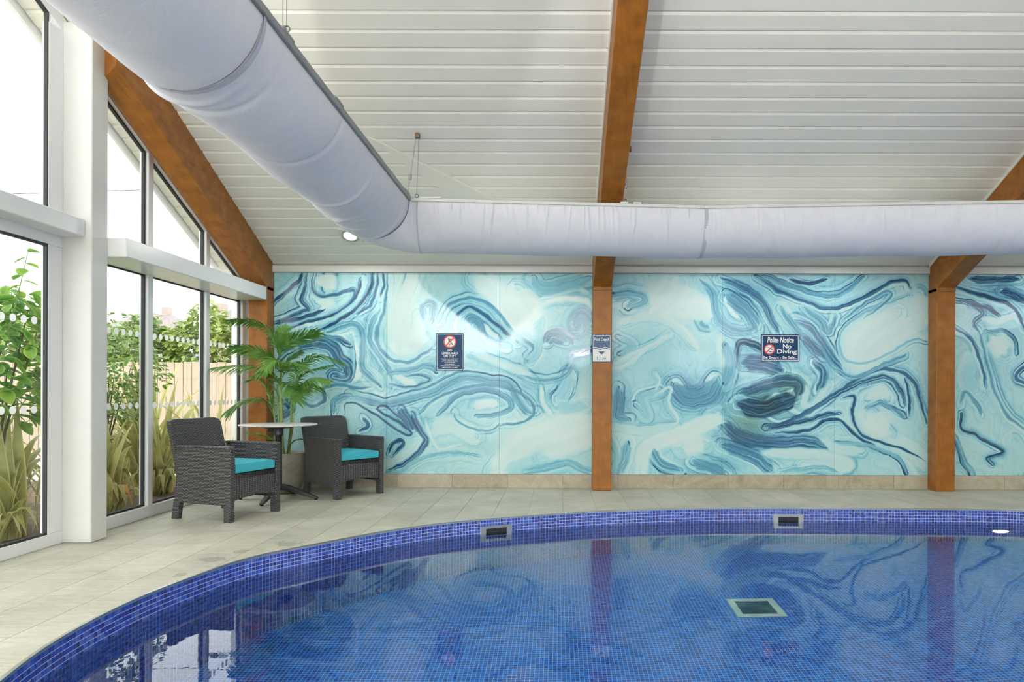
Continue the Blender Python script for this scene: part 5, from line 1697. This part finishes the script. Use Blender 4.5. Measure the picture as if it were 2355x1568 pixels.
def leaf_mesh(name, L, w, mat):
    vv = []; ff = []; ed = []; n = 6
    for i_ in range(n + 1):
        u = i_ / n
        wd = w * math.sin(math.pi * (0.04 + 0.94 * u)) ** 0.75
        for o, e in ((-1, 1.0), (-0.6, 0.0), (0, 0.0), (0.6, 0.0), (1, 1.0)):
            vv.append((L * u, o * wd, 0.22 * wd * abs(o) - 0.12 * L * u * u)); ed.append(e)
    for i_ in range(n):
        for k_ in range(4):
            b = i_ * 5 + k_; ff.append((b, b + 1, b + 6, b + 5))
    me_ = bpy.data.meshes.new(name); me_.from_pydata(vv, [], ff); me_.update(); me_.materials.append(mat)
    at_ = me_.attributes.new('edge', 'FLOAT', 'POINT'); at_.data.foreach_set('value', ed)
    me_.polygons.foreach_set('use_smooth', [True] * len(me_.polygons))
    return me_
def shrub(name, label, c, rad, n_single, n_stuff, lm, trunk_r, seed, shoots=()):
    rr = random.Random(seed)
    r = empty(name, (c[0], c[1], -0.04)); tag(r, label, 'shrub', 'garden shrubs')
    tips = []
    for q in range(7):
        a = rr.uniform(0, 6.28); e = rr.uniform(0.1, 0.8)
        tip = Vector((rad[0] * e * math.cos(a), rad[1] * e * math.sin(a), c[2] + 0.04 + rad[2] * rr.uniform(-0.2, 0.8)))
        MB().tube([(0.02 * math.cos(a), 0.02 * math.sin(a), 0), (tip.x * 0.3, tip.y * 0.3, tip.z * 0.5), tip], [trunk_r, trunk_r * 0.7, trunk_r * 0.25], 6).build('branch', M['bark'], r)
    for sh in shoots:
        MB().tube([Vector(sh[0]) - Vector((c[0], c[1], -0.04)), Vector(sh[1]) - Vector((c[0], c[1], -0.04))], [0.006, 0.002], 6).build('branch', M['palm_stem'], r)
    def place(k_):
        if shoots and k_ < 14 * len(shoots):
            sh = shoots[k_ // 14]; u = (k_ % 14 + 0.5) / 14
            p = Vector(sh[0]).lerp(Vector(sh[1]), u) - Vector((c[0], c[1], -0.04))
            rot = (rr.uniform(-0.3, 0.3), rr.uniform(-0.1, 0.5), k_ * 2.4); sc_ = rr.uniform(0.6, 1.0)
            return p, rot, sc_
        while True:
            d = Vector((rr.gauss(0, 1), rr.gauss(0, 1), rr.gauss(0, 1))).normalized()
            m_ = rr.uniform(0.45, 1.0) ** 0.5
            lump = 1 + 0.18 * math.sin(5 * d.x + seed) * math.cos(4 * d.z + 2 * d.y)
            p = Vector((d.x * rad[0], d.y * rad[1], d.z * rad[2])) * (m_ * lump) + Vector((0, 0, c[2] + 0.04))
            if p.z > 0.1 and c[0] + p.x < -3.60: break
        return p, (rr.uniform(-0.5, 0.5), rr.uniform(-0.5, 0.9), math.atan2(d.y, d.x) + rr.uniform(-1.2, 1.2)), rr.uniform(0.65, 1.15)
    for k_ in range(n_single):
        p, rot, sc_ = place(k_)
        o = add('leaf', lm, r); o.location = p; o.rotation_euler = rot; o.scale = (sc_,) * 3
    if n_stuff:
        co = np.array([v_.co[:] for v_ in lm.vertices]); fa = [tuple(p.vertices) for p in lm.polygons]
        ed = [d_.value for d_ in lm.attributes['edge'].data]
        V_ = []; F_ = []; E_ = []
        from mathutils import Euler
        for k_ in range(n_stuff):
            p, rot, sc_ = place(10 ** 6)
            mt = np.array(Euler(rot).to_matrix())
            o0 = len(V_)
            V_ += (co @ mt.T * sc_ + np.array(p)).tolist(); F_ += [tuple(i_ + o0 for i_ in f_) for f_ in fa]; E_ += ed
        me_ = bpy.data.meshes.new('foliage'); me_.from_pydata(V_, [], F_); me_.update(); me_.materials.append(lm.materials[0])
        at_ = me_.attributes.new('edge', 'FLOAT', 'POINT'); at_.data.foreach_set('value', E_)
        tag(add('foliage', me_, r), kind='stuff')
lm1 = leaf_mesh('broad_leaf', 0.125, 0.040, M['bigleaf'])
lm2 = leaf_mesh('variegated_leaf', 0.066, 0.022, M['euonymus'])
lm3 = leaf_mesh('hedge_leaf', 0.13, 0.05, M['hedge'])
shrub('leafy_shrub', 'bright green broad leaved shrub pressed near the window beyond the white column', (-4.2, 5.05, 1.3), (0.46, 0.55, 0.5), 290, 520, lm1, 0.014, 21,
      shoots=(((-3.95, 4.92, 1.5), (-3.84, 4.95, 2.08)), ((-4.1, 5.1, 1.5), (-4.12, 5.15, 1.85))))
shrub('variegated_shrub', 'cream edged variegated shrub outside the first window by the chairs', (-4.5, 6.75, 1.25), (0.50, 0.50, 0.52), 290, 1300, lm2, 0.012, 22)
shrub('leafy_shrub', 'second cream edged shrub half hidden by the flax plants', (-5.3, 7.9, 0.85), (0.5, 0.5, 0.6), 120, 300, lm2, 0.012, 29)
for q, (x, y, h_) in enumerate([(-9.7, 13.6, 2.5), (-8.35, 13.6, 2.3), (-7.0, 13.6, 2.45), (-5.65, 13.6, 2.6), (-11.05, 13.6, 2.35), (-12.4, 13.6, 2.6)]):
    shrub('hedge_shrub', 'hazy olive green hedge shrub growing above the timber fence', (x, y, h_ - 0.75), (0.72, 0.6, 1.0), 0, 2600, lm3, 0.03, 40 + q)

# timber fence
r = empty('timber_fence', (-8, 12.2, -0.06)); tag(r, 'pale close-boarded timber fence behind the flax plants', 'fence')
bme = None
for k_ in range(64):
    x = -13.0 + 0.152 * k_
    if bme is None:
        o = MB().prism([(-0.071, 0), (0.071, 0), (0.071, 1.60), (-0.071, 1.60)], 'Y', -0.012, 0.010).build('board', M['fence'], r, bevel=0.003); bme = o.data
    else: o = add('board', bme, r)
    o.location = (x + 8, random.uniform(-0.003, 0.003), random.uniform(-0.012, 0.012))
for z in (0.35, 1.25):
    MB().box(-5, 4.7, 0.013, 0.05, z, z + 0.08).build('rail', M['fence'], r)

# far houses
def house(label, x, y, w, d, hw_, hr, chim):
    r = empty('house', (x, y, -0.06)); tag(r, label, 'house', 'houses beyond the hedge')
    MB().box(-w / 2, w / 2, -d / 2, d / 2, 0, hw_).build('wall', M['house_wall'], r)
    a, b, rdg = w / 2 + 0.4, d / 2 + 0.4, w / 2 - d / 2 * 0.8
    vv = [(-a, -b, hw_), (a, -b, hw_), (a, b, hw_), (-a, b, hw_), (-rdg, 0, hr), (rdg, 0, hr)]
    MB().add(vv, [(0, 1, 5, 4), (2, 3, 4, 5), (1, 2, 5), (3, 0, 4), (3, 2, 1, 0)]).build('roof', M['roof_tile'], r)
    MB().box(chim - 0.28, chim + 0.28, -0.3, 0.3, hr - 1.4, hr + 0.45).build('chimney', M['house_wall'], r)
    for wx_ in (-w * 0.28, w * 0.22):
        f_ = MB().box(wx_ - 0.7, wx_ + 0.7, -d / 2 - 0.04, -d / 2, hw_ - 1.8, hw_ - 0.5).build('window', M['upvc'], r)
        MB().box(wx_ - 0.58, wx_ + 0.58, -d / 2 - 0.06, -d / 2 - 0.04, hw_ - 1.68, hw_ - 0.62).build('pane', M['window_dark'], f_)
house('hazy pale house with hipped roof beyond the hedge', -32.5, 55, 8.0, 7.0, 4.7, 7.2, 1.0)
house('hazy pale house with a chimney near the white wing wall', -23.6, 50, 5.6, 6.0, 4.4, 6.9, -1.0)
tag(MB().tube([(-40, 21, 6.95), (-28, 20.6, 6.72), (-18, 20.3, 6.78), (-6, 20, 7.1)], 0.011, 6).build('overhead_cable', M['cable']), 'thin dark overhead cable crossing the sky', 'cable')
